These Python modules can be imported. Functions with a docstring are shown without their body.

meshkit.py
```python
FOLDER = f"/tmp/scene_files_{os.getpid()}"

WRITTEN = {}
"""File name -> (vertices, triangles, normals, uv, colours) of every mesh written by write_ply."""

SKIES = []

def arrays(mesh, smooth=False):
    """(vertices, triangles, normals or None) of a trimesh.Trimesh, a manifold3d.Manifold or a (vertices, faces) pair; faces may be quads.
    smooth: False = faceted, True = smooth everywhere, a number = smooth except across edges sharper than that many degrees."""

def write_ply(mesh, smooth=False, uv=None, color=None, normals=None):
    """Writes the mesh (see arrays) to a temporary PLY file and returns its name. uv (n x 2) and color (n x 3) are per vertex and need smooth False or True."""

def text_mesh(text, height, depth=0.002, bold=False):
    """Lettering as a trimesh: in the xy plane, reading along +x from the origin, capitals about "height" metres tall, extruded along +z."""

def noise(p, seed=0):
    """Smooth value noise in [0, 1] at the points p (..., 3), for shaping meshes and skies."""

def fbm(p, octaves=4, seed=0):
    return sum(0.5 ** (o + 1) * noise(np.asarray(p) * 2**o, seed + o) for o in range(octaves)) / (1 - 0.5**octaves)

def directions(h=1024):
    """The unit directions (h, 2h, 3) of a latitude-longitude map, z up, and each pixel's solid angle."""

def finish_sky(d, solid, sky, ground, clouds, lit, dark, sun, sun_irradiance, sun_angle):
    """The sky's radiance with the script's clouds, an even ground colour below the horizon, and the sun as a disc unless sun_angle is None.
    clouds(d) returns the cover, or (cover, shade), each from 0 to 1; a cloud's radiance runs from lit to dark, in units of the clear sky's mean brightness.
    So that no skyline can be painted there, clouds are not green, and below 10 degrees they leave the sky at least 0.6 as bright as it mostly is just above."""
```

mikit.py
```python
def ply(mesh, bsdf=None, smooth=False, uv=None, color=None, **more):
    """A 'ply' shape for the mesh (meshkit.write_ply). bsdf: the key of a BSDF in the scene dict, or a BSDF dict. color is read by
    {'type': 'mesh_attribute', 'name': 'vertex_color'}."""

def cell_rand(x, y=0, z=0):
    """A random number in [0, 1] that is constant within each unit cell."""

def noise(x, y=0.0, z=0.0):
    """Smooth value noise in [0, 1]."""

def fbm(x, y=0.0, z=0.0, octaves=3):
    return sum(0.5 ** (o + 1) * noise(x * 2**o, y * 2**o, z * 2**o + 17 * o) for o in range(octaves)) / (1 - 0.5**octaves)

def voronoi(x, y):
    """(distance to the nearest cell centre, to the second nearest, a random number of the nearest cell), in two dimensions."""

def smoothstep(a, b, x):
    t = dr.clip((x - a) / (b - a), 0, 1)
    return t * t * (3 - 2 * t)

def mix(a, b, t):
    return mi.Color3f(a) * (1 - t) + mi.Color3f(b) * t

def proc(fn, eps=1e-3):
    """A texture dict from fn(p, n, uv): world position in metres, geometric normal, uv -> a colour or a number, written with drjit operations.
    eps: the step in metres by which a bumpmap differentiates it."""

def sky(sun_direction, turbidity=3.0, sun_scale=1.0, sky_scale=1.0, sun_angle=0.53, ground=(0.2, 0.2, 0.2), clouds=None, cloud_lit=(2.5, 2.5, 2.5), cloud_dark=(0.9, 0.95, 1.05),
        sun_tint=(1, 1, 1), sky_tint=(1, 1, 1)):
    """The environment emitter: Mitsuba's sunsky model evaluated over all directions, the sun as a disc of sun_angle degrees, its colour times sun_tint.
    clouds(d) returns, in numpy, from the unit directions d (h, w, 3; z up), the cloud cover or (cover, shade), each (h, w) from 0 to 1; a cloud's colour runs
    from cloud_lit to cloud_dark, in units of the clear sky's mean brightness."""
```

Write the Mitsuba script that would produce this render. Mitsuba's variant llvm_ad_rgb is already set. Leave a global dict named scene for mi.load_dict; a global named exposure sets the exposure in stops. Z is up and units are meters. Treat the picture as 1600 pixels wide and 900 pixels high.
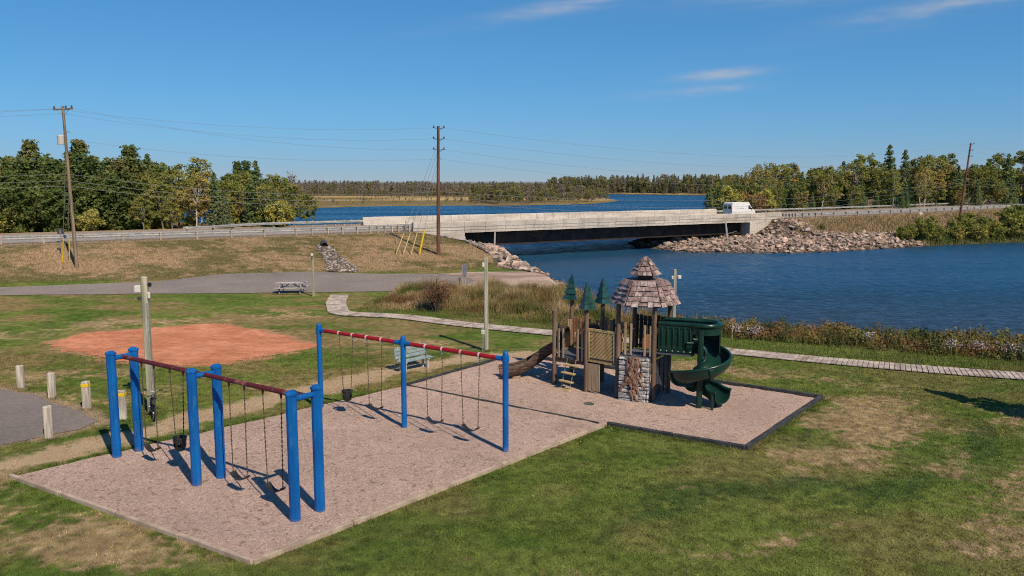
import math, random
import numpy as np, trimesh, shapely
import mitsuba as mi, drjit as dr, mikit, meshkit
import manifold3d as m3
from shapely.geometry import Polygon, LineString, Point
from scipy.spatial import Delaunay
from mikit import noise, fbm, smoothstep, mix, cell_rand, voronoi

T = mi.ScalarTransform4f
PI = math.pi
scene, labels = {}, {}
rng = np.random.default_rng(7)

# ------------------------------------------------------------------ camera, sky, exposure
exposure = 1.3
CAM_H, PITCH = 8.0, math.atan(165 / 1280)
scene['camera'] = {'type': 'perspective', 'fov': math.degrees(2 * math.atan(800 / 1280)), 'fov_axis': 'x', 'near_clip': 0.5, 'far_clip': 9000.0,
                   'to_world': T().look_at(origin=[0, 0, CAM_H], target=[0, 10 * math.cos(PITCH), CAM_H - 10 * math.sin(PITCH)], up=[0, 0, 1])}
SUN = (1.85, -2.89, 3.22)


def cirrus(d):
    """Thin wisps of high cloud: noise drawn out along the wind, a few streaks where the air is moist."""
    az, el = np.degrees(np.arctan2(d[..., 0], d[..., 1])), np.degrees(np.arcsin(np.clip(d[..., 2], -1, 1)))
    tex = meshkit.fbm(np.stack([az * 0.16 + el * 0.25, el * 1.5 - az * 0.10, az * 0], -1), 5, 3)
    fine = meshkit.fbm(np.stack([az * 0.5 + el * 0.6, el * 5.0 - az * 0.35, az * 0], -1), 4, 9)
    cover = np.zeros(az.shape)
    for a0, e0, la, le, tilt, amp in ((28, 12.3, 11, .70, .03, 1.1), (30, 10.9, 7.5, .75, .14, .85), (13.8, 7.05, 2.6, .30, .05, .85), (12.4, 5.95, 3.6, .32, .06, .72), (6, 12.0, 8, .45, .17, .75), (-4.6, 3.4, 2.6, .8, .1, .08),
                                      (60, 16, 14, 1.2, .1, .4), (-70, 24, 18, 2.2, .12, .35), (10, 30, 16, 2.0, .08, .35), (150, 26, 20, 2.5, .1, .4), (-140, 33, 20, 2.5, -.1, .35)):
        x, y = (az - a0) / la, (el - e0 - tilt * (az - a0)) / le
        cover += amp * np.exp(-x * x - y * y)
    haze = .74 * np.exp(-np.maximum(el, 0) / 2.3)                    # the milky air low over the horizon, all round
    wisps = cover * np.clip((tex - .20) * 2.4, 0, 1) * (.15 + 1.3 * fine ** 1.4)
    return np.clip(1 - (1 - wisps) * (1 - haze), 0, .8)


scene['sky'] = mikit.sky(SUN, turbidity=2.0, sun_scale=1.35, ground=(.12, .12, .09), clouds=cirrus, cloud_lit=(2.25, 2.42, 2.75), sky_tint=(.47, .97, 1.32))

# ------------------------------------------------------------------ helpers: keys, labels, meshes
_count = {}


def numbered(key):
    n = _count.get(key, 0)
    _count[key] = n + 1
    return key if n == 0 else f'{key}_{n:03d}'


def thing(name, label, cat, group=None):
    key = numbered(name)
    labels[key] = {'label': label, 'category': cat}
    if group:
        labels[key]['group'] = group
    return key


def put(name, mesh, bsdf, parent=None, smooth=False, label=None, kind=None, group=None, **more):
    """One entry of the scene: a thing of one mesh, or a part under parent."""
    key = numbered(f'{parent}__{name}' if parent else name)
    scene[key] = mikit.ply(mesh, bsdf, smooth, **more) if not isinstance(mesh, dict) else {**mesh, **more}
    if label or kind or group:
        labels.setdefault(key, {})
        for k, v in (('label', label), ('kind', kind), ('group', group)):
            if v:
                labels[key][k] = v
    return key


def single(name, mesh, bsdf, label, cat, group=None, smooth=False):
    key = put(name, mesh, bsdf, smooth=smooth)
    labels[key] = {'label': label, 'category': cat}
    if group:
        labels[key]['group'] = group
    return key


def structure(name, mesh, bsdf, smooth=False, label=None):
    return put(name, mesh, bsdf, smooth=smooth, kind='structure', label=label)


def dup(src, label, M, group=None):
    """A copy of a thing with its parts under the next number, moved by the matrix M."""
    base = src
    key = numbered(base)
    labels[key] = {**labels[src], 'label': label}
    if group:
        labels[key]['group'] = group
    for k in [k for k in scene if k.startswith(src + '__')]:
        scene[key + k[len(src):]] = {**scene[k], 'to_world': M}
    return key


cat = lambda ms: trimesh.util.concatenate([m if isinstance(m, trimesh.Trimesh) else trimesh.Trimesh(*m, process=False) for m in ms])


def rotz(a):
    c, s = math.cos(a), math.sin(a)
    return np.array([[c, -s, 0], [s, c, 0], [0, 0, 1.0]])


def moved(m, loc=(0, 0, 0), R=None):
    m = m.copy()
    if R is not None:
        m.vertices = m.vertices @ np.asarray(R).T
    m.vertices = m.vertices + np.asarray(loc)
    return m


def box(sx, sy, sz, loc=(0, 0, 0), R=None):
    return moved(trimesh.creation.box((sx, sy, sz)), loc, R)


def hull(points):
    m = m3.Manifold.hull_points(np.asarray(points, float)).to_mesh()
    return trimesh.Trimesh(m.vert_properties[:, :3], m.tri_verts, process=False)


def rbox(sx, sy, sz, b=.02, loc=(0, 0, 0), R=None):
    """A box with chamfered edges."""
    h = np.array([sx, sy, sz]) / 2
    b = min(b, *(h * .9))
    pts = [[a * (h[0] - (k != 0) * b), c * (h[1] - (k != 1) * b), e * (h[2] - (k != 2) * b)] for a in (-1, 1) for c in (-1, 1) for e in (-1, 1) for k in range(3)]
    return moved(hull(pts), loc, R)


def frame_of(d, up=(0, 0, 1)):
    """Columns: the direction d, sideways, up."""
    d = np.asarray(d, float) / np.linalg.norm(d)
    up = np.asarray(up, float)
    if abs(d @ up) > .97 * np.linalg.norm(up):
        up = np.array([1.0, 0, 0])
    s = np.cross(up, d)
    s /= np.linalg.norm(s)
    return np.stack([d, s, np.cross(d, s)], 1)


def bar(p, q, w, h, up=(0, 0, 1), b=0.0, ext=0.0):
    """A square bar from p to q, w wide and h high."""
    p, q = np.asarray(p, float), np.asarray(q, float)
    L = np.linalg.norm(q - p) + 2 * ext
    m = rbox(L, w, h, b) if b else trimesh.creation.box((L, w, h))
    return moved(m, (p + q) / 2, frame_of(q - p, up))


def tube(points, r, sides=8, cap=True):
    """A round tube along a polyline."""
    p = np.asarray(points, float)
    n = len(p)
    r = np.broadcast_to(r, (n,))
    t = np.gradient(p, axis=0)
    t /= np.linalg.norm(t, axis=1, keepdims=True) + 1e-12
    a = np.cross(t[0], [0, 0, 1.0] if abs(t[0][2]) < .9 else [1.0, 0, 0])
    A = []
    for i in range(n):
        a = a - t[i] * (a @ t[i])
        a /= np.linalg.norm(a)
        A.append(a)
    A = np.array(A)
    B = np.cross(t, A)
    ang = np.arange(sides) * 2 * PI / sides
    v = (p[:, None] + r[:, None, None] * (np.cos(ang)[None, :, None] * A[:, None] + np.sin(ang)[None, :, None] * B[:, None])).reshape(-1, 3)
    i, j = np.meshgrid(np.arange(n - 1), np.arange(sides), indexing='ij')
    k = (j + 1) % sides
    f = [np.stack([i * sides + j, i * sides + k, (i + 1) * sides + k], -1).reshape(-1, 3), np.stack([i * sides + j, (i + 1) * sides + k, (i + 1) * sides + j], -1).reshape(-1, 3)]
    if cap:
        jj = np.arange(sides)
        v = np.vstack([v, p[:1], p[-1:]])
        f += [np.stack([jj * 0 + n * sides, (jj + 1) % sides, jj], 1), np.stack([jj * 0 + n * sides + 1, (n - 1) * sides + jj, (n - 1) * sides + (jj + 1) % sides], 1)]
    return trimesh.Trimesh(v, np.vstack(f), process=False)


def lathe(profile, sides=16, loc=(0, 0, 0)):
    """Revolves (radius, z) pairs about the z axis."""
    pr = np.asarray(profile, float)
    ang = np.arange(sides) * 2 * PI / sides
    v = np.stack([pr[:, None, 0] * np.cos(ang), pr[:, None, 0] * np.sin(ang), np.repeat(pr[:, 1:2], sides, 1)], -1).reshape(-1, 3)
    i, j = np.meshgrid(np.arange(len(pr) - 1), np.arange(sides), indexing='ij')
    k = (j + 1) % sides
    f = np.vstack([np.stack([i * sides + j, i * sides + k, (i + 1) * sides + k], -1).reshape(-1, 3), np.stack([i * sides + j, (i + 1) * sides + k, (i + 1) * sides + j], -1).reshape(-1, 3)])
    return moved(trimesh.Trimesh(v, f, process=False), loc)


def prism(poly, h, loc=(0, 0, 0), R=None):
    """Extrudes an outline (points or a shapely polygon) by h along z."""
    poly = poly if isinstance(poly, Polygon) else Polygon(poly)
    return moved(trimesh.creation.extrude_polygon(poly, h, engine='earcut'), loc, R)


def sweep(profile, path, closed_profile=True, up=(0, 0, 1), cap=True):
    """Sweeps a profile of (sideways, up) points along a path; sideways is to the left of the way."""
    p = np.asarray(path, float)
    pr = np.asarray(profile, float)
    t = np.gradient(p, axis=0)
    t /= np.linalg.norm(t, axis=1, keepdims=True)
    s = np.cross(np.broadcast_to(np.asarray(up, float), t.shape), t)
    s /= np.linalg.norm(s, axis=1, keepdims=True)
    w = np.cross(t, s)
    v = (p[:, None] + pr[None, :, :1] * s[:, None] + pr[None, :, 1:] * w[:, None]).reshape(-1, 3)
    n, m = len(p), len(pr)
    i, j = np.meshgrid(np.arange(n - 1), np.arange(m if closed_profile else m - 1), indexing='ij')
    k = (j + 1) % m
    f = [np.stack([i * m + j, (i + 1) * m + k, i * m + k], -1).reshape(-1, 3), np.stack([i * m + j, (i + 1) * m + j, (i + 1) * m + k], -1).reshape(-1, 3)]
    if cap and closed_profile:
        tri = trimesh.creation.triangulate_polygon(Polygon(pr), engine='earcut')
        idx = np.array([np.argmin(((pr - q) ** 2).sum(1)) for q in tri[0]])
        f += [idx[tri[1]], idx[tri[1]][:, ::-1] + (n - 1) * m]
    mesh = trimesh.Trimesh(v, np.vstack(f), process=False)
    if closed_profile and mesh.volume < 0:
        mesh.invert()
    return mesh


def spline(pts, n):
    """A smooth line through the points, n samples evenly spaced."""
    from scipy.interpolate import CubicSpline
    p = np.asarray(pts, float)
    s = np.r_[0, np.cumsum(np.linalg.norm(np.diff(p, axis=0), axis=1))]
    q = CubicSpline(s, p)(np.linspace(0, s[-1], 2000))
    return even(q, n)


def even(p, n):
    p = np.asarray(p, float)
    s = np.r_[0, np.cumsum(np.linalg.norm(np.diff(p, axis=0), axis=1))]
    return np.stack([np.interp(np.linspace(0, s[-1], n), s, p[:, k]) for k in range(p.shape[1])], 1)


# ------------------------------------------------------------------ materials
def rgb(c):
    return {'type': 'rgb', 'value': [float(x) for x in c]} if not isinstance(c, dict) else c


ALBEDO = .79                                                          # one factor over all base colours, to balance them against the strong clear-air sun


def toned(c):
    if isinstance(c, dict):
        fn = mikit._FUNCTIONS[c['fn']]
        return mikit.proc(lambda p, n, uv: mi.Color3f(fn(p, n, uv)) * ALBEDO)
    return [x * ALBEDO for x in c]


def mat(key, color, rough=.7, metal=0.0, spec=.4, bump=None, scale=1.0, **more):
    b = {'type': 'principled', 'base_color': rgb(toned(color)), 'roughness': rough, 'metallic': metal, 'specular': spec, **more}
    if bump is not None:
        b = {'type': 'bumpmap', 'height': bump, 'scale': scale, 'bsdf': b}
    scene[key] = {'type': 'twosided', 'bsdf': b}


def speck(a, b, fx, fy=None, fz=None, octaves=3, lo=.3, hi=.7):
    """A colour between a and b by noise of the given frequencies."""
    fy, fz = fy or fx, fz or fx
    return mikit.proc(lambda p, n, uv: mix(a, b, smoothstep(lo, hi, fbm(p.x * fx, p.y * fy, p.z * fz, octaves))))


def wood(a, b, f=14.0, along=.8):
    """Weathered wood: streaks drawn out along z, with broad changes of tone."""
    def fn(p, n, uv):
        g = fbm(p.x * f + 3, p.y * f, p.z * along, 3)
        return mix(a, b, smoothstep(.3, .72, g)) * (.82 + .36 * noise(p.x * 2.3, p.y * 2.3, p.z * 1.1))
    return mikit.proc(fn)


def blue_fn(p, n, uv):
    c = mix((.0015, .105, .40), (.003, .142, .50), smoothstep(.3, .7, fbm(p.x * 3, p.y * 3, p.z * 1.2, 3)))
    c = mix(c, (.05, .20, .50), smoothstep(.60, .74, fbm(p.x * 17, p.y * 17, p.z * 2.5, 3)) * .35)       # chalked, rubbed paint
    return mix(c, (.30, .235, .19), smoothstep(.20, .02, p.z + .30 * (fbm(p.x * 9, p.y * 9, p.z * 5, 3) - .5)) * .45)   # dust splashed up from the gravel


mat('mat_blue', mikit.proc(blue_fn), .5, spec=.3)
mat('mat_red', speck((.36, .008, .016), (.44, .014, .022), 4.0), .4)


def maroon_fn(p, n, uv):
    w = smoothstep(.58, .72, fbm(p.x * 3.1, p.y * 3.1, p.z * 3, 3))
    return mix((.12, .018, .024), (.30, .12, .10), w * .8)


mat('mat_maroon', mikit.proc(maroon_fn), .5)
mat('mat_galv', speck((.42, .43, .44), (.58, .58, .58), 8), .42, .55)
mat('mat_chain', speck((.10, .075, .05), (.20, .15, .11), 30), .55, .4)
mat('mat_clamp', (.62, .60, .58), .5)
mat('mat_rubber', speck((.014, .015, .018), (.03, .032, .036), 9), .55)
mat('mat_black', (.012, .012, .013), .5)
mat('mat_white_paint', (.78, .79, .80), .3, clearcoat=.6)
mat('mat_offwhite', (.72, .70, .64), .6)
mat('mat_yellow', speck((.75, .50, .012), (.82, .58, .03), 5), .5)
mat('mat_pale_yellow', (.78, .60, .27), .6)
mat('mat_bollard', wood((.34, .31, .27), (.62, .57, .50), 16, 1.2), .85)
mat('mat_greenish_pole', wood((.26, .27, .20), (.52, .49, .40), 14, .5), .85)
mat('mat_pole', wood((.15, .11, .075), (.33, .25, .18), 12, .35), .85)
mat('mat_pole_brown', wood((.10, .045, .03), (.20, .10, .07), 12, .35), .85)
mat('mat_post_brown', wood((.13, .085, .06), (.23, .155, .115), 12, .6), .7)
mat('mat_dark_log', wood((.035, .025, .02), (.08, .055, .04), 14, 1.0), .7)
mat('mat_picket', wood((.30, .22, .14), (.44, .33, .22), 12, .8), .7)
mat('mat_tan', wood((.42, .30, .13), (.58, .43, .21), 10, .9), .65)
mat('mat_lattice_dark', wood((.15, .09, .035), (.26, .17, .075), 10, .9), .7)
mat('mat_orange_wood', wood((.28, .13, .06), (.42, .20, .10), 10, .9), .65)
mat('mat_deck_grey', (.10, .11, .14), .6)
mat('mat_slate_panel', speck((.030, .036, .055), (.05, .058, .08), 5), .6)
mat('mat_green_plastic', speck((.005, .034, .026), (.008, .046, .035), 2.0), .3, clearcoat=.3)
mat('mat_tree_topper', speck((.012, .054, .050), (.028, .092, .086), 5.0), .4)


def log_fn(p, n, uv):
    g = fbm(p.x * 4, p.y * 18, p.z * 22, 3)
    return mix((.055, .036, .027), (.16, .11, .085), smoothstep(.35, .7, g))


mat('mat_log_slide', mikit.proc(log_fn), .6, bump=mikit.proc(lambda p, n, uv: fbm(p.x * 4, p.y * 18, p.z * 22, 3), .01), scale=.03)


def shingle_mat(key, a, b):
    mat(key, mikit.proc(lambda p, n, uv: mix(a, b, smoothstep(.3, .7, fbm(p.x * 16, p.y * 16, p.z * 3, 3))) * (.8 + .4 * noise(p.x * 5, p.y * 5, p.z * 5))), .75)


shingle_mat('mat_shingle_a', (.20, .135, .13), (.40, .31, .31))
shingle_mat('mat_shingle_b', (.13, .085, .082), (.29, .215, .21))
shingle_mat('mat_shingle_c', (.26, .20, .195), (.49, .41, .41))
mat('mat_wall_stone', speck((.20, .21, .235), (.58, .59, .61), 9, 9, 16, 3, .3, .7), .8)
mat('mat_wall_gap', (.10, .10, .115), .9)
mat('mat_root', speck((.15, .08, .055), (.36, .22, .16), 14), .7)
mat('mat_bench', speck((.20, .29, .32), (.29, .37, .39), 7), .6)
mat('mat_bench_leg', (.50, .50, .48), .7)
for k_, (a_, b_) in enumerate((((.28, .24, .215), (.46, .405, .37)), ((.33, .285, .26), (.51, .455, .42)), ((.24, .185, .155), (.39, .32, .28)))):
    mat(f'mat_plank_{k_}', mikit.proc(lambda p, n, uv, a=a_, b=b_: mix(a, b, smoothstep(.25, .75, fbm(p.x * 3, p.y * 3, 0, 3))) * (.85 + .3 * noise(p.x * 14, p.y * 14))), .85)
mat('mat_grey_wood', wood((.28, .26, .25), (.48, .45, .43), 10, 4), .85)
mat('mat_edge_pale', speck((.34, .27, .21), (.50, .41, .33), 4), .9)
mat('mat_edge_dark', speck((.028, .032, .038), (.06, .066, .072), 6), .7)


def concrete_fn(p, n, uv):
    a = fbm(p.x * .25, p.y * .25, p.z * .8, 3)
    streak = fbm(p.x * 1.6, p.y * 1.6, p.z * .22, 3)
    c = mix((.46, .425, .385), (.62, .58, .535), smoothstep(.3, .7, a))
    return c * (1 - .24 * smoothstep(.55, .8, streak)) * (.95 + .10 * noise(p.x * 1.8, p.y * 1.8, p.z * 2.5))


mat('mat_concrete', mikit.proc(concrete_fn), .85)
mat('mat_girder', speck((.018, .013, .012), (.045, .028, .022), 1.2), .7)
mat('mat_rail', speck((.40, .41, .42), (.56, .56, .55), 2.5), .5, .35)
mat('mat_rail_post', wood((.34, .29, .24), (.52, .46, .40), 10, 1), .85)
mat('mat_wire', (.22, .23, .24), .5)
mat('mat_glass_dark', (.012, .014, .018), .08, spec=.6)
mat('mat_tyre', (.015, .015, .015), .8)
mat('mat_lamp_red', (.35, .012, .01), .2)
mat('mat_grey_plastic', (.06, .062, .066), .6)
mat('mat_sign_back', (.16, .20, .26), .5)
mat('mat_transformer', (.55, .56, .57), .5)
mat('mat_insulator', (.14, .10, .09), .4)
mat('mat_rock_bed', speck((.05, .038, .03), (.14, .11, .085), 2.5), .95)
mat('mat_rock_grey', speck((.25, .23, .225), (.46, .43, .42), 3), .9)
mat('mat_lid', speck((.05, .075, .05), (.10, .12, .09), 9), .8)
for k_, (a_, b_) in enumerate((((.27, .20, .165), (.50, .39, .33)), ((.23, .19, .165), (.44, .37, .33)), ((.33, .225, .18), (.56, .42, .35)))):
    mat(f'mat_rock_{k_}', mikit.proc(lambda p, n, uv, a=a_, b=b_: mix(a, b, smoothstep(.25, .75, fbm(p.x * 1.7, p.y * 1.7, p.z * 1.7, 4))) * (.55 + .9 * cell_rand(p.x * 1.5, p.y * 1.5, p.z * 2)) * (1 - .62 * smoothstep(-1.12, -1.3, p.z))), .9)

# ------------------------------------------------------------------ the lie of the land: one height function
WZ = -1.4                                                           # water level; the lawn is 0, the road 2.4
RN = np.array([(-260, -70), (-160, -2), (-47, 73.0), (-11.2, 94.0), (42.3, 127.6), (70, 147), (92, 164.5), (120, 188), (200, 255), (320, 350)], float)   # near edge of the highway
NEAR = Polygon([(-1.0, 101), (1.0, 92), (2.2, 84), (3.6, 76), (4.9, 70), (5.2, 64), (6.0, 56), (7.4, 50), (10, 47.6), (13, 46.4), (17, 44.8), (22, 43.2), (28, 41.4), (36, 39), (46, 36), (80, 28), (150, 20), (400, -40), (400, -600), (-1500, -600), (-1500, 900), (-700, 560), (-300, 330), (-120, 205), (-62, 152), (-36, 132), (-22, 123), (-11.5, 117.5), (-6, 110)])
RIGHT = Polygon([(18.3, 126), (20, 117), (23, 111.5), (30, 109.5), (38, 110), (46, 113), (53, 117), (60, 121), (68.4, 125), (81.5, 130), (130, 150), (300, 190), (1500, 300), (1500, 1500), (400, 1500), (215, 800), (150, 620), (140, 575), (96, 400), (66, 268), (45, 195), (33, 160), (24, 140)])
PENINSULA = Polygon([(-140, 270), (-81, 297), (-51, 329), (-20, 335), (0, 338), (20, 350), (37, 369), (50, 405), (56, 436), (57, 470), (50, 540), (46, 690), (0, 1500), (-1500, 1500), (-1500, 700), (-600, 420), (-300, 300)])
FAR = Polygon([(40, 690), (74, 678), (105, 640), (120, 618), (142, 606), (160, 600), (230, 640), (500, 1600), (-100, 1600)])
RNL = LineString(RN)


def inside(poly, pts):
    d = shapely.distance(poly.boundary, pts)
    return np.where(shapely.contains(poly, pts), d, -d)


def sm(a, b, x):
    t = np.clip((x - a) / (b - a), 0, 1)
    return t * t * (3 - 2 * t)


def roadside(x, y):
    """Signed distance to the highway's near edge, positive on the park side."""
    d = shapely.distance(RNL, shapely.points(x, y))
    return np.where(y < np.interp(x, RN[:, 0], RN[:, 1]), d, -d)


def height(x, y):
    x, y = np.asarray(x, float), np.asarray(y, float)
    pts, d = shapely.points(x, y), roadside(x, y)
    s = inside(NEAR, pts)
    toe = np.interp(x, [-60, -39, -25, -8], [10.5, 11.5, 16, 20.0])
    bank = np.where(d > 0, 2.4 - 2.4 * np.clip((d - .8) / (toe - .8), 0, 1) ** .9, np.where(d > -20.5, 2.4, np.maximum(2.4 - .12 * (-20.5 - d), 1.2)))
    t = (x + 11.2) * .8468 + (y - 94.0) * .5319                      # along the bridge: the bank falls away beside the wing wall
    bank = np.where(d > -18.6, np.minimum(bank, 2.4 - .28 * np.maximum(t + .2, 0)), bank)
    z = np.where(s > 0, np.maximum(WZ + 1.4 * sm(0, 5.5, s), np.minimum(bank, WZ + .75 * s)), WZ + .35 * s)
    s = inside(RIGHT, pts)
    bank = np.where(d > 0, 2.4 - .26 * np.maximum(d - .8, 0), np.where(d > -20.5, 2.4, np.maximum(2.4 - .1 * (-20.5 - d), 1.0)))
    bank = bank - np.where(d > -18.6, 8 * (1 - sm(57.2, 60.6, (x + 11.2) * .8468 + (y - 94.0) * .5319)), 0)
    top = np.maximum(np.maximum(WZ + np.interp(x, [30, 36, 44, 50], [1.35, 1.5, 2.1, 2.35]) * (1 - np.exp(-np.maximum(s, 0) / 5)), 2.5 - .42 * np.hypot(x - 41.8, y - 125.9)), bank)
    z = np.maximum(z, np.where(s > 0, np.minimum(top, WZ + .55 * s), WZ + .4 * s))
    s = inside(PENINSULA, pts)
    z = np.maximum(z, np.where(s > 0, WZ + 1.0 * (1 - np.exp(-s / 6)) + .006 * np.minimum(s, 400), WZ + .2 * s))
    s = inside(FAR, pts)
    z = np.maximum(z, np.where(s > 0, WZ + 1.4 * (1 - np.exp(-s / 5)) + .02 * np.minimum(s, 200), WZ + .2 * s))
    return np.maximum(z, WZ - 4)


def Z(x, y):
    return float(height(np.array([x]), np.array([y]))[0])


def axis(lo, a, b, hi, step, grow):
    mid = np.arange(a, b + 1e-6, step)

    def tail(L):
        out, s = [0.0], step
        while out[-1] < L:
            s *= grow
            out.append(out[-1] + s)
        return np.array(out[1:])

    return np.r_[a - tail(a - lo)[::-1], mid, b + tail(hi - b)]


def grid_mesh(xs, ys, zf):
    X, Y = np.meshgrid(xs, ys)
    v = np.stack([X.ravel(), Y.ravel(), zf(X.ravel(), Y.ravel())], 1)
    i, j = np.meshgrid(np.arange(len(ys) - 1), np.arange(len(xs) - 1), indexing='ij')
    a = i * len(xs) + j
    f = np.vstack([np.stack([a, a + 1, a + len(xs) + 1], -1).reshape(-1, 3), np.stack([a, a + len(xs) + 1, a + len(xs)], -1).reshape(-1, 3)])
    return trimesh.Trimesh(v, f, process=False)


def drape(poly, step, dz, jag=0.0, seed=1, zf=None, tex=0.0):
    """A sheet over the ground inside an outline, with a ragged edge if asked."""
    poly = Polygon(poly)
    b = poly.exterior
    n = int(b.length / step)
    e = np.array([b.interpolate(k * b.length / n).coords[0] for k in range(n)])
    if jag:
        t = np.roll(e, -1, 0) - np.roll(e, 1, 0)
        nrm = np.stack([t[:, 1], -t[:, 0]], 1) / (np.linalg.norm(t, axis=1, keepdims=True) + 1e-9)
        q = np.c_[e, np.zeros(n)]
        e = e + nrm * ((meshkit.fbm(q * .9, 4, seed) - .5) * 2.2 * jag + (meshkit.noise(q * 9, seed + 5) - .5) * .35 * jag)[:, None]
    poly = Polygon(e).buffer(0)
    poly = max(poly.geoms, key=lambda g: g.area) if hasattr(poly, 'geoms') else poly
    x0, y0, x1, y1 = poly.bounds
    X, Y = np.meshgrid(np.arange(x0, x1, step), np.arange(y0, y1, step))
    r = np.random.default_rng(seed)
    p = np.stack([X.ravel(), Y.ravel()], 1) + r.uniform(-.2, .2, (X.size, 2)) * step
    p = p[shapely.contains(poly.buffer(-step * .5), shapely.points(p[:, 0], p[:, 1]))]
    p = np.vstack([np.array(poly.exterior.coords)[:-1], p])
    tri = Delaunay(p).simplices
    c = p[tri].mean(1)
    tri = tri[shapely.contains(poly, shapely.points(c[:, 0], c[:, 1]))]
    a_, b_ = p[tri[:, 1]] - p[tri[:, 0]], p[tri[:, 2]] - p[tri[:, 0]]
    cr = a_[:, 0] * b_[:, 1] - a_[:, 1] * b_[:, 0]
    tri[cr < 0] = tri[cr < 0][:, ::-1]
    z = (zf or height)(p[:, 0], p[:, 1]) + dz
    if tex:
        z = z + tex * (meshkit.fbm(np.c_[p * 1.6, p[:, :1] * 0], 3, seed) - .5)
    return trimesh.Trimesh(np.c_[p, z], tri, process=False)


def seg_dist(x, y, pts):
    d = mi.Float(1e3)
    for (ax, ay), (bx, by) in zip(pts[:-1], pts[1:]):
        dx, dy = bx - ax, by - ay
        t = dr.clip(((x - ax) * dx + (y - ay) * dy) / (dx * dx + dy * dy), 0, 1)
        d = dr.minimum(d, dr.sqrt(dr.square(x - ax - dx * t) + dr.square(y - ay - dy * t)))
    return d


PATH = [(-16, 20.4), (-12.6, 24.6), (-10.0, 28.4), (-6.6, 32.6), (-4.0, 35.4), (-1.0, 37.4), (2.0, 37.8)]          # trodden earth behind the swings
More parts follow.
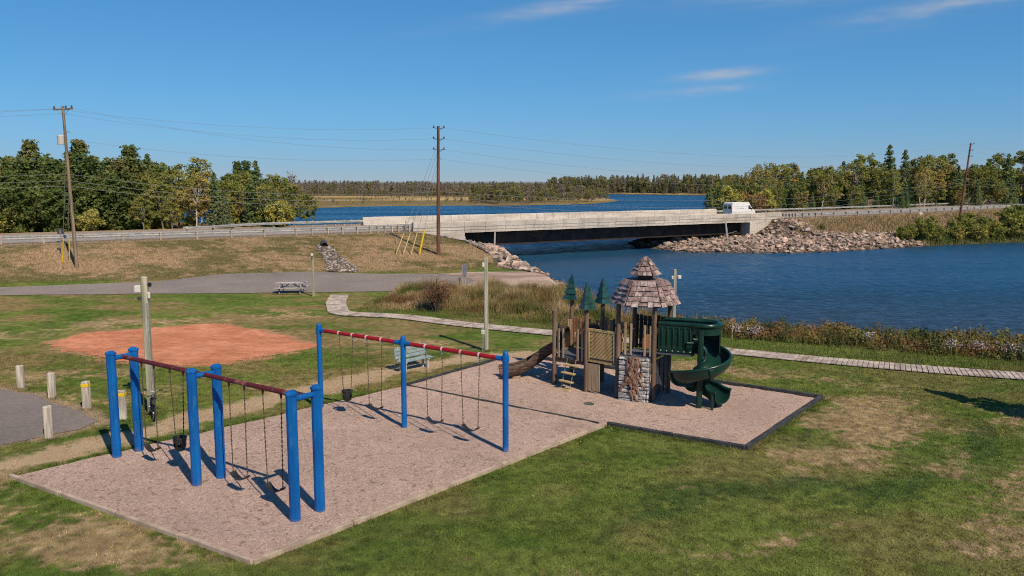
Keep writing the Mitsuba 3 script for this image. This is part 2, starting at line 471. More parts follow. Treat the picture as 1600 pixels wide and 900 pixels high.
# dried-out patches of the lawn: x, y, half length, half width, turn, strength
DRY = [(-15.2, 20.9, 2.6, 1.5, -.3, 1.0), (-9.6, 17.6, 2.4, 1.5, -.5, 1.0), (-13.5, 18.4, 2.6, 1.4, -.3, .9), (11.9, 26.4, 2.9, 2.3, .9, 1.05), (9.6, 23.2, 2.6, 1.5, .5, .8), (13.3, 29.2, 2.2, 1.2, .2, .7), (12.2, 22.4, 1.5, .8, .2, .6), (-.6, 15.6, 1.9, .6, .1, .5), (3.4, 17.0, 1.6, .5, .3, .4),
       (9.0, 34.6, 5.5, 1.3, -.5, .75), (-21.5, 46.5, 5.5, 1.6, .2, .75), (-27.0, 43.0, 5, 2.0, .2, .6), (-14, 30.5, 5, 1.2, .45, .55), (-14.2, 49.5, 5, 2.2, .05, .5), (-19.5, 33.5, 4.5, 1.5, .2, .55), (-6, 40.5, 6, 2.2, -.4, .42), (13.4, 18.6, 3.6, 2.0, .6, .8), (16.6, 22.5, 4.5, 2.2, .8, .7), (10.2, 17.2, 1.6, .7, .3, .6), (6.2, 17.6, 2.6, .5, .5, .5), (17.5, 27.5, 2.5, 1.2, .2, .5), (-.9, 22.2, 1.0, .4, .8, .4)]
# lusher, darker growth
LUSH = [(6.0, 20.6, 4.2, .9, .25, .9), (9.9, 20.6, 2.6, 1.0, .6, .9), (14.6, 24.6, 2.8, .7, 1.1, .9), (10.4, 26.6, 2.9, .5, .92, .9), (3.5, 19.0, 3.6, .8, .6, .5), (-5.8, 14.4, 4, 1.0, -.4, .8), (3, 14.6, 5, .7, .05, .7), (-14, 16.2, 3, .8, -.3, .7), (-3, 16.6, 3.4, .8, .8, .5), (-12.3, 25.8, 3.4, .7, .8, .6), (-9.8, 49.0, 2.5, .9, -.3, .7)]


def blobs(x, y, rows, wob):
    out = mi.Float(0)
    for cx, cy, a, b, t, k in rows:
        c, s = math.cos(t), math.sin(t)
        u, v = ((x - cx) * c + (y - cy) * s) / a, (-(x - cx) * s + (y - cy) * c) / b
        out = dr.maximum(out, k * dr.exp(-(u * u + v * v) * 1.1))
    return smoothstep(.26, .70, out + wob)


def lawn_color(x, y):
    f1, f2, f3 = fbm(x * .16, y * .16, 2.0, 3), fbm(x * .9, y * 1.2, 5.0, 3), noise(x * 6, y * 6, 1.0)
    wob = (f2 - .5) * .95 + (f3 - .5) * .40
    c = mix((.064, .112, .018), (.124, .158, .036), smoothstep(.3, .7, f1 * .6 + f2 * .4))
    c = mix(c, (.190, .150, .068), smoothstep(.38, .72, fbm(x * .35 + 9, y * .5, 1.0, 4)) * (.48 + .48 * smoothstep(24, 40, y) * smoothstep(10, -4, x)))
    c = mix(c, (.036, .074, .020), blobs(x, y, LUSH, wob) * .75)
    c = mix(c, mix((.22, .170, .085), (.34, .25, .155), f3), blobs(x, y, DRY, wob) * .9)
    tuft = fbm(x * 4.2, y * 4.2, 3.0, 4)
    c = c * (.42 + 1.16 * tuft)
    ring = seg_dist(x, y, CLAY + CLAY[:1])
    c = mix(c, mix((.38, .19, .12), (.46, .28, .18), f3), smoothstep(.48, .02, ring + (f2 - .5) * 1.2 + (f3 - .5) * .6) * .75)
    rim = seg_dist(x, y, PARKING[1:8])
    c = mix(c, (.32, .235, .175), smoothstep(.55, .1, rim + (f2 - .5) * .8 + (f3 - .5) * .3) * .8)
    worn = seg_dist(x, y, PATH)
    return mix(c, mix((.33, .245, .155), (.42, .33, .225), f2), smoothstep(1.15, .45, worn + (f2 - .5) * 1.7 + (f3 - .5) * .4))


PARKING = [(-60, 35.5), (-20.2, 31.5), (-17.9, 30.05), (-15.5, 28.3), (-13.9, 26.8), (-14.1, 25.9), (-14.8, 25.2), (-15.8, 24.3), (-22, 19.6), (-60, 14)]
CLAY = [(-23.3, 40.9), (-22.6, 42.9), (-19.9, 45.0), (-16.8, 46.0), (-13.6, 44.0), (-9.7, 39.9), (-10.7, 37.6), (-12.6, 35.6), (-15.4, 35.3), (-18.8, 36.7), (-21.4, 38.9)]


def ground_fn(p, n, uv):
    x, y, z = p.x, p.y, p.z
    c = lawn_color(x, y)
    g1, g2, g3 = fbm(x * .22, y * .3, 4.0, 4), fbm(x * 1.3, y * 1.6, 2.0, 3), noise(x * 5, y * 5, 7.0)
    # the road embankment: burnt grass with green left at its top and foot
    e = mix((.125, .118, .050), (.335, .235, .145), smoothstep(.30, .58, g1 * .65 + g2 * .35 - .10 * smoothstep(1.2, 2.3, z) - .10 * smoothstep(.6, .1, z)))
    e = mix(e, (.40, .29, .20), smoothstep(.62, .8, g2) * .5) * (.8 + .4 * g3)
    c = mix(c, e, smoothstep(.03, .25, z) * smoothstep(54, 58, y))
    dirt = mix((.20, .15, .10), (.30, .235, .17), g2)
    c = mix(c, dirt, smoothstep(2.32, 2.39, z) * smoothstep(56, 60, y))
    # river banks: silt below the lawn
    c = mix(c, mix((.10, .075, .05), (.17, .13, .09), g2), smoothstep(-.15, -.7, z))
    # across the water: gold marsh, then the brown floor of the woods
    marsh = mix((.145, .118, .055), (.34, .255, .125), smoothstep(.40, .58, fbm(x * .012, y * .022, 6.0, 3)))
    marsh = mix(mix((.13, .085, .05), (.22, .19, .07), g1), marsh, smoothstep(-1.1, -.65, z))
    floor_ = mix((.08, .07, .035), (.17, .135, .075), g2)
    marsh = mix(marsh, floor_, smoothstep(.2355, .240, x / dr.maximum(y, 1)))
    marsh = mix(marsh, floor_, smoothstep(452, 470, y) * smoothstep(-.55, -.25, z))
    c = mix(c, marsh * (.85 + .3 * g1), smoothstep(230, 270, y))
    c = mix(c, mix((.07, .06, .03), (.16, .12, .07), g2), smoothstep(100, 130, y) * smoothstep(260, 240, y) * smoothstep(-1.0, 0, z) * smoothstep(2.3, 1.9, z))
    return c


mat('mat_ground', mikit.proc(ground_fn), .95, spec=.15, bump=mikit.proc(lambda p, n, uv: fbm(p.x * 7, p.y * 7, 0, 3) + .8 * noise(p.x * 23, p.y * 23), .02), scale=.035)
XS, YS = axis(-1700, -26, 26, 1700, .42, 1.03), axis(-80, 8, 62, 1650, .42, 1.0135)
structure('ground', grid_mesh(XS, YS, height), 'mat_ground', smooth=True)

# ------------------------------------------------------------------ water
mat('mat_water', mikit.proc(lambda p, n, uv: mix((.010, .058, .128), (.027, .046, .066), smoothstep(82, 46, p.y) * .9)), .25, spec=.5,
    bump=mikit.proc(lambda p, n, uv: (.5 + .8 * smoothstep(.30, .70, fbm(p.x * .014 + .4, p.y * .045, 5.0, 3))) * (.9 * fbm(p.x * .30 + p.y * .12, p.y * .85, 1.0, 3) + .30 * fbm(p.x * 1.7, p.y * 3.0, 2.0, 2)), .04), scale=.62)
structure('river_water', grid_mesh(np.linspace(-1600, 1600, 41), np.linspace(-100, 1640, 41), lambda x, y: x * 0 + WZ), 'mat_water')

# ------------------------------------------------------------------ roads, paths, the gravel pads, the clay patch
mat('mat_asphalt', mikit.proc(lambda p, n, uv: mix((.16, .145, .14), (.23, .205, .195), fbm(p.x * .5, p.y * .5, 0, 4)) * (.85 + .3 * noise(p.x * 12, p.y * 12))), .9, spec=.2)
mat('mat_highway', mikit.proc(lambda p, n, uv: mix((.17, .165, .165), (.24, .23, .225), fbm(p.x * .3, p.y * .3, 0, 3))), .9, spec=.2)
mat('mat_clay', mikit.proc(lambda p, n, uv: mix((.41, .170, .095), (.52, .235, .145), smoothstep(.25, .75, fbm(p.x * .8, p.y * 1.6, 0, 4))) * (.70 + .60 * fbm(p.x * 4, p.y * 7, 0, 3))), .95, spec=.1,
    bump=mikit.proc(lambda p, n, uv: fbm(p.x * 5, p.y * 9, 0, 3), .02), scale=.06)
mat('mat_ramp', mikit.proc(lambda p, n, uv: mix((.24, .185, .155), (.36, .285, .24), smoothstep(.3, .7, fbm(p.x * .35, p.y * .8, 0, 4))) * (.85 + .3 * noise(p.x * 9, p.y * 9))), .95, spec=.1)


def gravel_fn(p, n, uv):
    d1, d2, r = voronoi(p.x * 26, p.y * 26)
    c = mix((.36, .265, .225), (.58, .445, .39), r) * smoothstep(-.22, .22, d2 - d1)
    c = c * (.86 + .28 * fbm(p.x * 5.5, p.y * 5.5, 0, 3)) * (.84 + .32 * fbm(p.x * .5, p.y * .5, 3.0, 3))
    return mix(c, (.17, .115, .085), smoothstep(.70, .80, fbm(p.x * 9, p.y * 9, 4.0, 2)) * .6) * .96


mat('mat_gravel', mikit.proc(gravel_fn), .95, spec=.15, bump=mikit.proc(lambda p, n, uv: fbm(p.x * 34, p.y * 34, 0, 2), .006), scale=.022)
PAD_A = [(-13.72, 21.55), (-5.47, 16.41), (3.14, 26.36), (-4.16, 31.71)]
PAD_B = [(-4.16, 31.71), (3.14, 26.36), (7.04, 23.87), (11.53, 29.77), (8.45, 32.02), (1.0, 36.8), (-.35, 36.95)]
LANE = [(-140, 40), (-60, 56.5), (-36.5, 57.8), (-27.7, 58.5), (-17.2, 59.1), (-6.6, 60.2), (-4.0, 61.6), (-3.0, 66), (-3.9, 71.2), (-7.9, 71.6), (-18.0, 71.5), (-24.6, 69.4), (-29.1, 66.0), (-39.3, 62.3), (-60, 60.6), (-140, 45)]
RAMP = [(-6.0, 60.6), (-1.9, 61.2), (1.0, 59.8), (4.5, 58.2), (6.4, 60.5), (5.5, 65.5), (3.2, 70.5), (1.4, 73.4), (-3.4, 73.0), (-6.5, 71.4), (-4.0, 69.5), (-3.2, 66), (-4.0, 61.9)]


def hollows(x, y):
    e = np.minimum(*[np.abs(shapely.distance(Polygon(q).exterior, shapely.points(x, y))) for q in (PAD_A, PAD_B)])
    z = .014 + .062 * sm(0, .6, e)
    for cx, cy in [(-10.3, 22.6), (-9.1, 21.8), (-7.1, 20.3), (-5.9, 19.5), (-5.7, 27.5), (-4.6, 26.7), (-2.4, 25.1), (-1.3, 24.3), (-.3, 32.3), (7.5, 27.7)]:
        z -= .026 * np.exp(-((x - cx) ** 2 + (y - cy) ** 2) / .5)
    return z


structure('gravel_pad', drape(PAD_A, .14, 0.006, .06, 3, hollows, .055), 'mat_gravel', smooth=True)
structure('gravel_pad', drape(PAD_B, .14, 0, 0, 4, hollows, .055), 'mat_gravel', smooth=True)
structure('clay_patch', drape(CLAY, .13, .016, .62, 5, None, .03), 'mat_clay', smooth=True)
structure('park_lane', drape(LANE, .8, .03, .12, 6), 'mat_asphalt', smooth=True)
structure('boat_ramp', drape(RAMP, .45, .05, .3, 8), 'mat_ramp', smooth=True)
structure('parking_path', drape(PARKING, .2, .02, .24, 9), 'mat_asphalt', smooth=True)


def offset(line, d):
    g = LineString(line).offset_curve(d)
    return np.array(g.coords)


def ribbon(line, d0, d1, z, step=3.0):
    a, b = offset(line, d0), offset(line, d1)
    n = int(LineString(line).length / step)
    a, b = even(a, n), even(b, n)
    v = np.vstack([np.c_[a, np.full(n, z)], np.c_[b, np.full(n, z)]])
    i = np.arange(n - 1)
    return trimesh.Trimesh(v, np.vstack([np.stack([i, i + 1, n + i + 1], 1), np.stack([i, n + i + 1, n + i], 1)]), process=False)


structure('highway', ribbon(RN, 2.0, 16.0, 2.43), 'mat_highway')
mat('mat_line_white', (.62, .62, .60), .7)
mat('mat_line_yellow', (.62, .42, .04), .7)
for d_, m_ in ((4.6, 'mat_line_white'), (13.4, 'mat_line_white'), (8.9, 'mat_line_yellow'), (9.15, 'mat_line_yellow')):
    structure('road_marking', ribbon(RN, d_, d_ + .12, 2.436), m_)

# ------------------------------------------------------------------ bridge
NA = np.array([-11.2, 94.0])
U = np.array([0.847, 0.532]) / math.hypot(.847, .532)
N_ = np.array([-U[1], U[0]])
AX = np.array([[U[0], N_[0], 0], [U[1], N_[1], 0], [0, 0, 1.0]])     # columns: along the bridge, across it, up


def on_bridge(t, d, z=0.0):
    q = NA + U * t + N_ * d
    return np.array([q[0], q[1], z])


def bridge_box(t0, t1, d0, d1, z0, z1, b=0.0):
    m = rbox(t1 - t0, d1 - d0, z1 - z0, b) if b else trimesh.creation.box((t1 - t0, d1 - d0, z1 - z0))
    return moved(m, on_bridge((t0 + t1) / 2, (d0 + d1) / 2, (z0 + z1) / 2), AX)


def bridge_profile(t0, t1, prof):
    """Extrudes an outline of (across, z) along the bridge from t0 to t1."""
    m = prism(prof, t1 - t0)
    v = m.vertices.copy()
    w = np.stack([v[:, 2] + t0, v[:, 0], v[:, 1]], 1) @ AX.T
    m.vertices = w + np.array([NA[0], NA[1], 0])
    if m.volume < 0:
        m.invert()
    return m


br = thing('road_bridge', 'long pale concrete road bridge with dark steel girders over the blue river', 'bridge')
W_ = 18.0
near_prof = [(.14, 2.05), (.14, 2.38), (.07, 2.40), (.07, 2.76), (.0, 2.78), (.0, 3.34), (.05, 3.40), (.40, 3.40), (.44, 3.36), (.62, 2.56), (.62, 2.40), (1.6, 2.40), (1.6, 2.05)]
far_prof = [(W_ - x, z) for x, z in near_prof][::-1]
for prof, t0, t1, n in ((near_prof, 6.6, 55.6, 17), (far_prof, 8.2, 60.9, 18)):
    e = np.linspace(t0, t1, n + 1)
    for a, b in zip(e[:-1], e[1:]):
        put('parapet_panel', bridge_profile(a + .015, b - .015, prof), 'mat_concrete', br)
# the end blocks that run on over the wing walls
put('end_parapet', bridge_profile(-.1, 6.58, [(x, max(z, 2.06)) for x, z in near_prof]), 'mat_concrete', br)
put('end_parapet', bridge_profile(55.62, 62.6, near_prof), 'mat_concrete', br)
put('end_parapet', bridge_profile(.8, 8.18, far_prof), 'mat_concrete', br)
put('end_parapet', bridge_profile(60.92, 66.6, far_prof), 'mat_concrete', br)
put('deck_slab', bridge_box(6.0, 61.0, 1.61, W_ - 1.61, 2.06, 2.41), 'mat_concrete', br)
for d in (1.9, 5.4, 9.0, 12.6, 16.1):
    put('girder', cat([bridge_box(6.7, 60.8, d - .03, d + .03, .36, 2.05), bridge_box(6.7, 60.8, d - .3, d + .3, .28, .36), bridge_box(6.7, 60.8, d - .25, d + .25, 1.98, 2.045)] + [bridge_box(t, t + .04, d + .03, d + .22, .36, 1.98) for t in np.arange(9, 55, 3.06)]), 'mat_girder', br)
put('abutment', bridge_box(3.0, 6.62, .3, W_ - .3, -2.4, 2.04), 'mat_concrete', br)
put('abutment', bridge_box(55.6, 59.5, .3, W_ - .3, -2.4, 2.04), 'mat_concrete', br)
put('pilaster', bridge_box(4.3, 6.64, .02, .6, -1.2, 2.04, .03), 'mat_concrete', br)
put('pilaster', bridge_box(55.58, 57.2, .02, .6, -1.2, 2.04, .03), 'mat_concrete', br)
for t0, t1 in ((-.1, 2.08), (2.1, 4.28)):
    put('wing_wall', bridge_box(t0, t1, .035, .55, -1.2, 2.04), 'mat_concrete', br)
for t0, t1 in ((57.22, 59.9), (59.92, 62.6)):
    put('wing_wall', bridge_box(t0, t1, .035, .55, -1.2, 2.04), 'mat_concrete', br)
put('wing_wall', bridge_box(.8, 8.2, W_ - .5, W_ - .06, -1.2, 2.04), 'mat_concrete', br)
put('wing_wall', bridge_box(60.9, 66.6, W_ - .5, W_ - .06, -1.2, 2.04), 'mat_concrete', br)
put('drain_pipe', cat([tube([on_bridge(10.75, -.05, 2.1), on_bridge(9.5, -1.9, -1.0)], .11, 10), bar(on_bridge(7.6, .6, .55), on_bridge(9.75, -1.2, .3), .05, .05)]), 'mat_galv', br, label='grey pipe slanting down to the water at the near end of the bridge')
put('drain_pipe', cat([tube([on_bridge(50.3, -.05, 2.1), on_bridge(48.2, -2.6, -.8)], .14, 10), bar(on_bridge(53.4, .6, .75), on_bridge(48.6, -1.6, .55), .05, .05)]), 'mat_galv', br, label='grey pipe slanting down onto the rocks under the far end of the bridge')
put('drain_pipe', tube([on_bridge(7.1, 1.2, 1.95), on_bridge(6.75, -.6, .35)], .06, 8), 'mat_galv', br, label='thin rusty-white pipe beside the near abutment')

# ------------------------------------------------------------------ guardrails
WBEAM = [(.0, -.155), (.045, -.12), (.045, -.085), (.0, -.04), (.0, .04), (.045, .085), (.045, .12), (.0, .155), (-.012, .155), (.033, .118), (.033, .087), (-.012, .042), (-.012, -.042), (.033, -.087), (.033, -.118), (-.012, -.155)]


def guardrail(label, line, post_s, zf, post_bsdf, face=-1, group=None, high=.72, end_post=False):
    """A W-beam rail along the line on posts at the distances post_s."""
    t = thing('guardrail', label, 'guardrail', group)
    p = np.asarray(line, float)
    s = np.r_[0, np.cumsum(np.linalg.norm(np.diff(p, axis=0), axis=1))]
    at = lambda k: np.array([np.interp(k, s, p[:, 0]), np.interp(k, s, p[:, 1])])
    q = even(p, max(6, int(s[-1] / 2.5)))
    put('beam', sweep([(x * face * -1, z) for x, z in WBEAM], np.c_[q, zf(q[:, 0], q[:, 1]) + high - .14]), 'mat_rail', t)
    for k in post_s:
        a, b = at(max(k - .2, 0)), at(min(k + .2, s[-1]))
        R = frame_of(np.r_[b - a, 0])
        c, side = at(k), R[:, 1] * face
        z = float(zf(np.array([c[0]]), np.array([c[1]]))[0])
        put('post', rbox(.17, .16, 1.25, .012, np.r_[c, z + .76 - .625] - side * .26, R), post_bsdf, t)
        put('spacer', rbox(.15, .15, .34, .01, np.r_[c, z + .57] - side * .09, R), post_bsdf, t)
    return t


flat = lambda x, y: x * 0 + 2.40
PN = np.array([(-62, 63.2), (-57.2, 66.4), (-54.4, 68.2), (-51.5, 70.05), (-48.7, 71.9), (-45.95, 73.62), (-43.09, 75.3), (-40.15, 77.02), (-37.31, 78.68), (-34.46, 80.36), (-31.53, 82.07), (-28.65, 83.77), (-25.76, 85.46), (-22.92, 87.13), (-21.43, 88.0), (-19.91, 88.89), (-18.49, 89.72), (-17.03, 90.58), (-15.75, 91.33), (-14.97, 91.79), (-14.24, 92.21), (-13.51, 92.64), (-12.85, 93.03), (-12.24, 93.39), (-11.7, 93.71)])
lineL = PN + N_ * .35
sL = np.r_[0, np.cumsum(np.linalg.norm(np.diff(lineL, axis=0), axis=1))]
gl = guardrail('guardrail on pale posts along the grassy bank, left of the bridge, near side', lineL, sL, flat, 'mat_rail_post', face=1)
put('end_marker', box(.09, .09, 1.5, (-12.05, 93.15, 2.9)), 'mat_pole', gl, label='dark marker post at the bridge end of the rail')
LF = spline([(-36.5, 91.0), (-34.4, 93.6), (-32.8, 97.4), (-29.6, 101.6), (-25.2, 104.6), (-20.9, 107.2), (-19.6, 108.0)], 60)
guardrail('steel guardrail curving away on the far side of the road left of the bridge', LF, [.5, 4, 7.2, 10.2, 13, 15.8, 18, 19.6, 21, 22.2, 23.2, 24.2], flat, 'mat_rail_post', face=-1)
RNR = RN[4:9]
lineR = offset(np.vstack([[on_bridge(62.8, 0)[:2]], RNR[1:]]), .35)
guardrail('steel guardrail on wooden posts on the near side of the road right of the bridge', lineR, list(np.r_[.3, 1.1, 1.9, 2.7, 3.5, 5.2, 6.9, 8.6, 10.3, np.arange(13.6, 110, 3.35)]), flat, 'mat_rail_post', face=1)
farR = offset(np.vstack([[on_bridge(62.8, 0)[:2]], RNR[1:]]), 17.7)
farR = np.vstack([[on_bridge(66.7, 17.7)[:2]], farR[1:]])
guardrail('guardrail on the far side of the road right of the bridge, before the trees', farR, list(np.arange(.4, 120, 3.35)), flat, 'mat_pole', face=-1)

# ------------------------------------------------------------------ the van
van = thing('delivery_van', 'white high-roofed delivery van driving over the bridge', 'van')
VAN = np.eye(4)
VAN[:3, :3] = AX
VAN[:3, 3] = on_bridge(57.95, 4.4, 2.44)
L_, H_, B_ = 5.2, 2.5, 1.95
side = [(-2.6, .36), (-2.62, .9), (-2.60, 1.9), (-2.5, 2.38), (-2.35, 2.5), (.95, 2.5), (1.25, 2.42), (1.75, 1.62), (2.42, 1.22), (2.58, .95), (2.6, .42), (2.2, .32), (-2.4, .32)]


def van_body():
    layers = []
    for y, k, zt in ((-.975, .0, 0), (-.93, 1, .0), (-.80, 1, .0), (.80, 1, .0), (.93, 1, .0), (.975, .0, 0)):
        pts = []
        for x, z in side:
            s = .965 if k == 0 else 1
            pts.append((x * s, y * (1 - .09 * max(0, z - 1.0) / 1.5), .36 + (z - .36) * s + (0 if k else .02)))
        layers.append(pts)
    v = np.array(layers).reshape(-1, 3)
    n = len(side)
    f = []
    for i in range(len(layers) - 1):
        for j in range(n):
            k = (j + 1) % n
            f += [(i * n + j, i * n + k, (i + 1) * n + k), (i * n + j, (i + 1) * n + k, (i + 1) * n + j)]
    tri = trimesh.creation.triangulate_polygon(Polygon(side), engine='earcut')
    idx = np.array([np.argmin(((np.array(side) - q) ** 2).sum(1)) for q in tri[0]])
    f += [tuple(r) for r in idx[tri[1]]] + [tuple(r) for r in (idx[tri[1]][:, ::-1] + (len(layers) - 1) * n)]
    m = trimesh.Trimesh(v, f, process=False)
    if m.volume < 0:
        m.invert()
    return m


def vput(name, mesh, bsdf, parent=van, **k):
    mesh = mesh.copy()
    mesh.apply_transform(VAN)
    return put(name, mesh, bsdf, parent, **k)


vput('body', van_body(), 'mat_white_paint', smooth=30)
yf = lambda z: .975 * (1 - .09 * max(0, z - 1.0) / 1.5) + .006
for s in (-1, 1):
    vput('side_window', cat([hull([(x, s * (yf(z) + o), z) for x, z in ((.98, 1.42), (1.02, 2.02), (1.28, 2.02), (1.68, 1.46))for o in (-.02, .004)])]), 'mat_glass_dark')
    vput('mirror', rbox(.14, .16, .3, .03, (1.62, s * 1.1, 1.5)), 'mat_black')
    vput('headlight', rbox(.16, .3, .2, .03, (2.47, s * .72, .98)), 'mat_insulator')
    vput('tail_light', rbox(.05, .12, .7, .015, (-2.6, s * .86, 1.25)), 'mat_lamp_red')
    vput('side_rubbing_strip', rbox(3.9, .03, .12, .01, (-.3, s * .985, .72)), 'mat_grey_plastic')
    for x in (-1.5, 1.55):
        w = moved(lathe([(0, -.11), (.30, -.11), (.34, -.08), (.34, .08), (.30, .11), (0, .11)], 20), (x, s * .86, .34), np.array([[1, 0, 0], [0, 0, 1], [0, -1.0, 0]]))
        k = vput('wheel', w, 'mat_tyre')
        vput('hubcap', moved(lathe([(0, -.02), (.19, -.02), (.2, .02), (0, .02)], 14), (x, s * .965, .34), np.array([[1, 0, 0], [0, 0, 1], [0, -1.0, 0]])), 'mat_galv', k)
for s in (-1, 1):
    d = vput('rear_door', rbox(.03, .86, 1.85, .012, (-2.615, s * .44, 1.35)), 'mat_white_paint')
    vput('pane', rbox(.02, .62, .5, .01, (-2.63, s * .44, 1.75)), 'mat_glass_dark', d)
vput('rear_bumper', rbox(.14, 1.9, .24, .03, (-2.62, 0, .46)), 'mat_grey_plastic')
vput('windscreen', hull([(x, y, z) for x, z, b in ((1.30, 2.34, .72), (1.74, 1.66, .84)) for y in (-b, b) for x, z in ((x, z), (x + .035, z + .02))]), 'mat_glass_dark')
vput('side_lettering', cat([box(w, .004, .05, (x, -.955, 1.52)) for x, w in ((-1.1, .16), (-.9, .14), (-.72, .16), (-.52, .2), (-.28, .16), (-.1, .12))] + [box(.2, .004, .04, (-1.40, -.955, 1.53))]), 'mat_grey_plastic', label='small dark lettering on the white side')

# ------------------------------------------------------------------ riprap: heaps of broken rock
_r = np.random.default_rng(21)
STONES = []
for k in range(14):
    p = _r.normal(size=(11, 3))
    p /= np.linalg.norm(p, axis=1, keepdims=True)
    STONES.append(hull(p * _r.uniform(.75, 1.1, (11, 1)) * np.array([1.0, .8, .62])))
STONE_PLY = [{m: mikit.ply(s, m) for m in ('mat_rock_0', 'mat_rock_1', 'mat_rock_2', 'mat_rock_grey')} for s in STONES]


def stone_at(x, y, z, size, r):
    a = r.uniform(0, 2 * PI)
    return T().translate([float(x), float(y), float(z)]).rotate([0, 0, 1], math.degrees(a)).rotate([1, 0, 0], float(r.uniform(-35, 35))).scale(float(size))


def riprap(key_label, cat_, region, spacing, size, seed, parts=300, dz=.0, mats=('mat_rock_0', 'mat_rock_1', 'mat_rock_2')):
    """Rocks over a region: the largest as parts, the small ones between them as one part, on a bed of dark rubble."""
    t = thing('riprap_bank', key_label, cat_)
    r = np.random.default_rng(seed)
    poly = Polygon(region)
    put('bed', drape(region, max(.5, spacing * .6), .05 + dz, spacing * .3, seed), 'mat_rock_bed', t)
    x0, y0, x1, y1 = poly.bounds
    X, Y = np.meshgrid(np.arange(x0, x1, spacing), np.arange(y0, y1, spacing * .9))
    p = np.stack([X.ravel(), Y.ravel()], 1) + r.uniform(-.42, .42, (X.size, 2)) * spacing
    p = p[shapely.contains(poly, shapely.points(p[:, 0], p[:, 1]))]
    s = r.uniform(size[0], size[1], len(p)) * r.choice([.55, .8, 1, 1.25, 1.6], len(p))
    z = height(p[:, 0], p[:, 1]) + dz
    big = np.argsort(-s * (100 / (60 + p[:, 1])))[:parts]
    for i in big:
        key = numbered(f'{t}__stone')
        scene[key] = {**STONE_PLY[r.integers(14)][mats[r.integers(len(mats))]], 'to_world': stone_at(p[i, 0], p[i, 1], z[i] + s[i] * .25, s[i], r)}
    ms = [[], [], []]
    for i in np.setdiff1d(np.arange(len(p)), big):
        m = STONES[r.integers(14)].copy()
        m.apply_transform(np.array(stone_at(p[i, 0], p[i, 1], z[i] + s[i] * .25, s[i], r).matrix, float))
        ms[r.integers(3)].append(m)
    n2 = int(len(p) * 1.3)                                           # chinking between the rocks
    q = p[r.integers(0, len(p), n2)] + r.uniform(-.6, .6, (n2, 2)) * spacing
    zq = height(q[:, 0], q[:, 1]) + dz
    for (x, y), zz in zip(q, zq):
        m = STONES[r.integers(14)].copy()
        k = r.uniform(.4, .7) * size[0]
        m.apply_transform(np.array(stone_at(x, y, zz + k * .35, k, r).matrix, float))
        ms[r.integers(3)].append(m)
    for k, g in enumerate(ms):
        put('small_stone', cat(g), mats[k % len(mats)], t, kind='stuff')
    return t


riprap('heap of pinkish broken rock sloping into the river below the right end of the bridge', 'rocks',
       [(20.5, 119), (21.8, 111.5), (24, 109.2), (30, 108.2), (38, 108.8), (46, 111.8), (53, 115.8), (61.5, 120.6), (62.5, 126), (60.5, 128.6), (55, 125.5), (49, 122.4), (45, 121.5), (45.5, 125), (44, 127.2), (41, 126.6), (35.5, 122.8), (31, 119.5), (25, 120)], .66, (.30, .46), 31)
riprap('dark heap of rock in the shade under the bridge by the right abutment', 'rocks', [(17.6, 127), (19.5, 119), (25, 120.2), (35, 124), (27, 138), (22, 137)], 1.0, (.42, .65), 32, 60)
riprap('bank of pale broken rock below the left end of the bridge', 'rocks',
       [(-3.4, 91.0), (-3.2, 87.2), (-2.2, 83.0), (-1.6, 78.5), (-.4, 75.4), (1.3, 74.2), (3.2, 75.0), (3.2, 77.5), (2.2, 84), (1.4, 90), (.2, 95), (-1.2, 100.5), (-4.2, 96.4)], .62, (.26, .44), 33, 280)
riprap('narrow strip of small brown stones along the foot of the left wing wall', 'rocks', [(-10.2, 94.2), (-8.6, 93.0), (-6.0, 90.8), (-4.2, 88.0), (-3.0, 85.0), (-2.2, 83.0), (-1.6, 85.5), (-2.6, 91.0), (-4.0, 96.6), (-5.4, 97.0)], .36, (.14, .26), 36, 200, .08, ('mat_rock_1', 'mat_rock_grey'))
riprap('row of pale rocks along the water edge of the boat ramp', 'rocks', [(1.0, 74.2), (3.0, 70.6), (5.0, 66.5), (5.5, 62.6), (6.3, 62.6), (6.2, 67), (4.6, 71), (3.0, 75.2)], .7, (.26, .46), 34, 80, dz=.05)
riprap('chute of small grey stones below a culvert pipe on the grassy bank', 'rocks', [(-19.8, 82.9), (-18.2, 83.0), (-16.6, 78.5), (-14.0, 73.6), (-13.5, 71.9), (-16.3, 71.7), (-16.9, 74.5), (-18.6, 79.2)], .25, (.09, .15), 35, 300, .03, ('mat_rock_grey', 'mat_rock_1', 'mat_rock_grey'))
cv = thing('culvert_pipe', 'dark culvert mouth at the top of the stone chute in the grassy bank', 'pipe')
zc = Z(-18.9, 82.4)
_cd = np.array([.28, -.95, -.12])
put('pipe', tube([np.array([-18.9, 82.4, zc + .18]) - _cd * 1.2, np.array([-18.9, 82.4, zc + .18]) + _cd * .35], .33, 16, cap=False), 'mat_grey_plastic', cv)
put('mouth', tube([np.array([-18.9, 82.4, zc + .18]) + _cd * .05, np.array([-18.9, 82.4, zc + .18]) + _cd * .08], .32, 16), 'mat_black', cv)

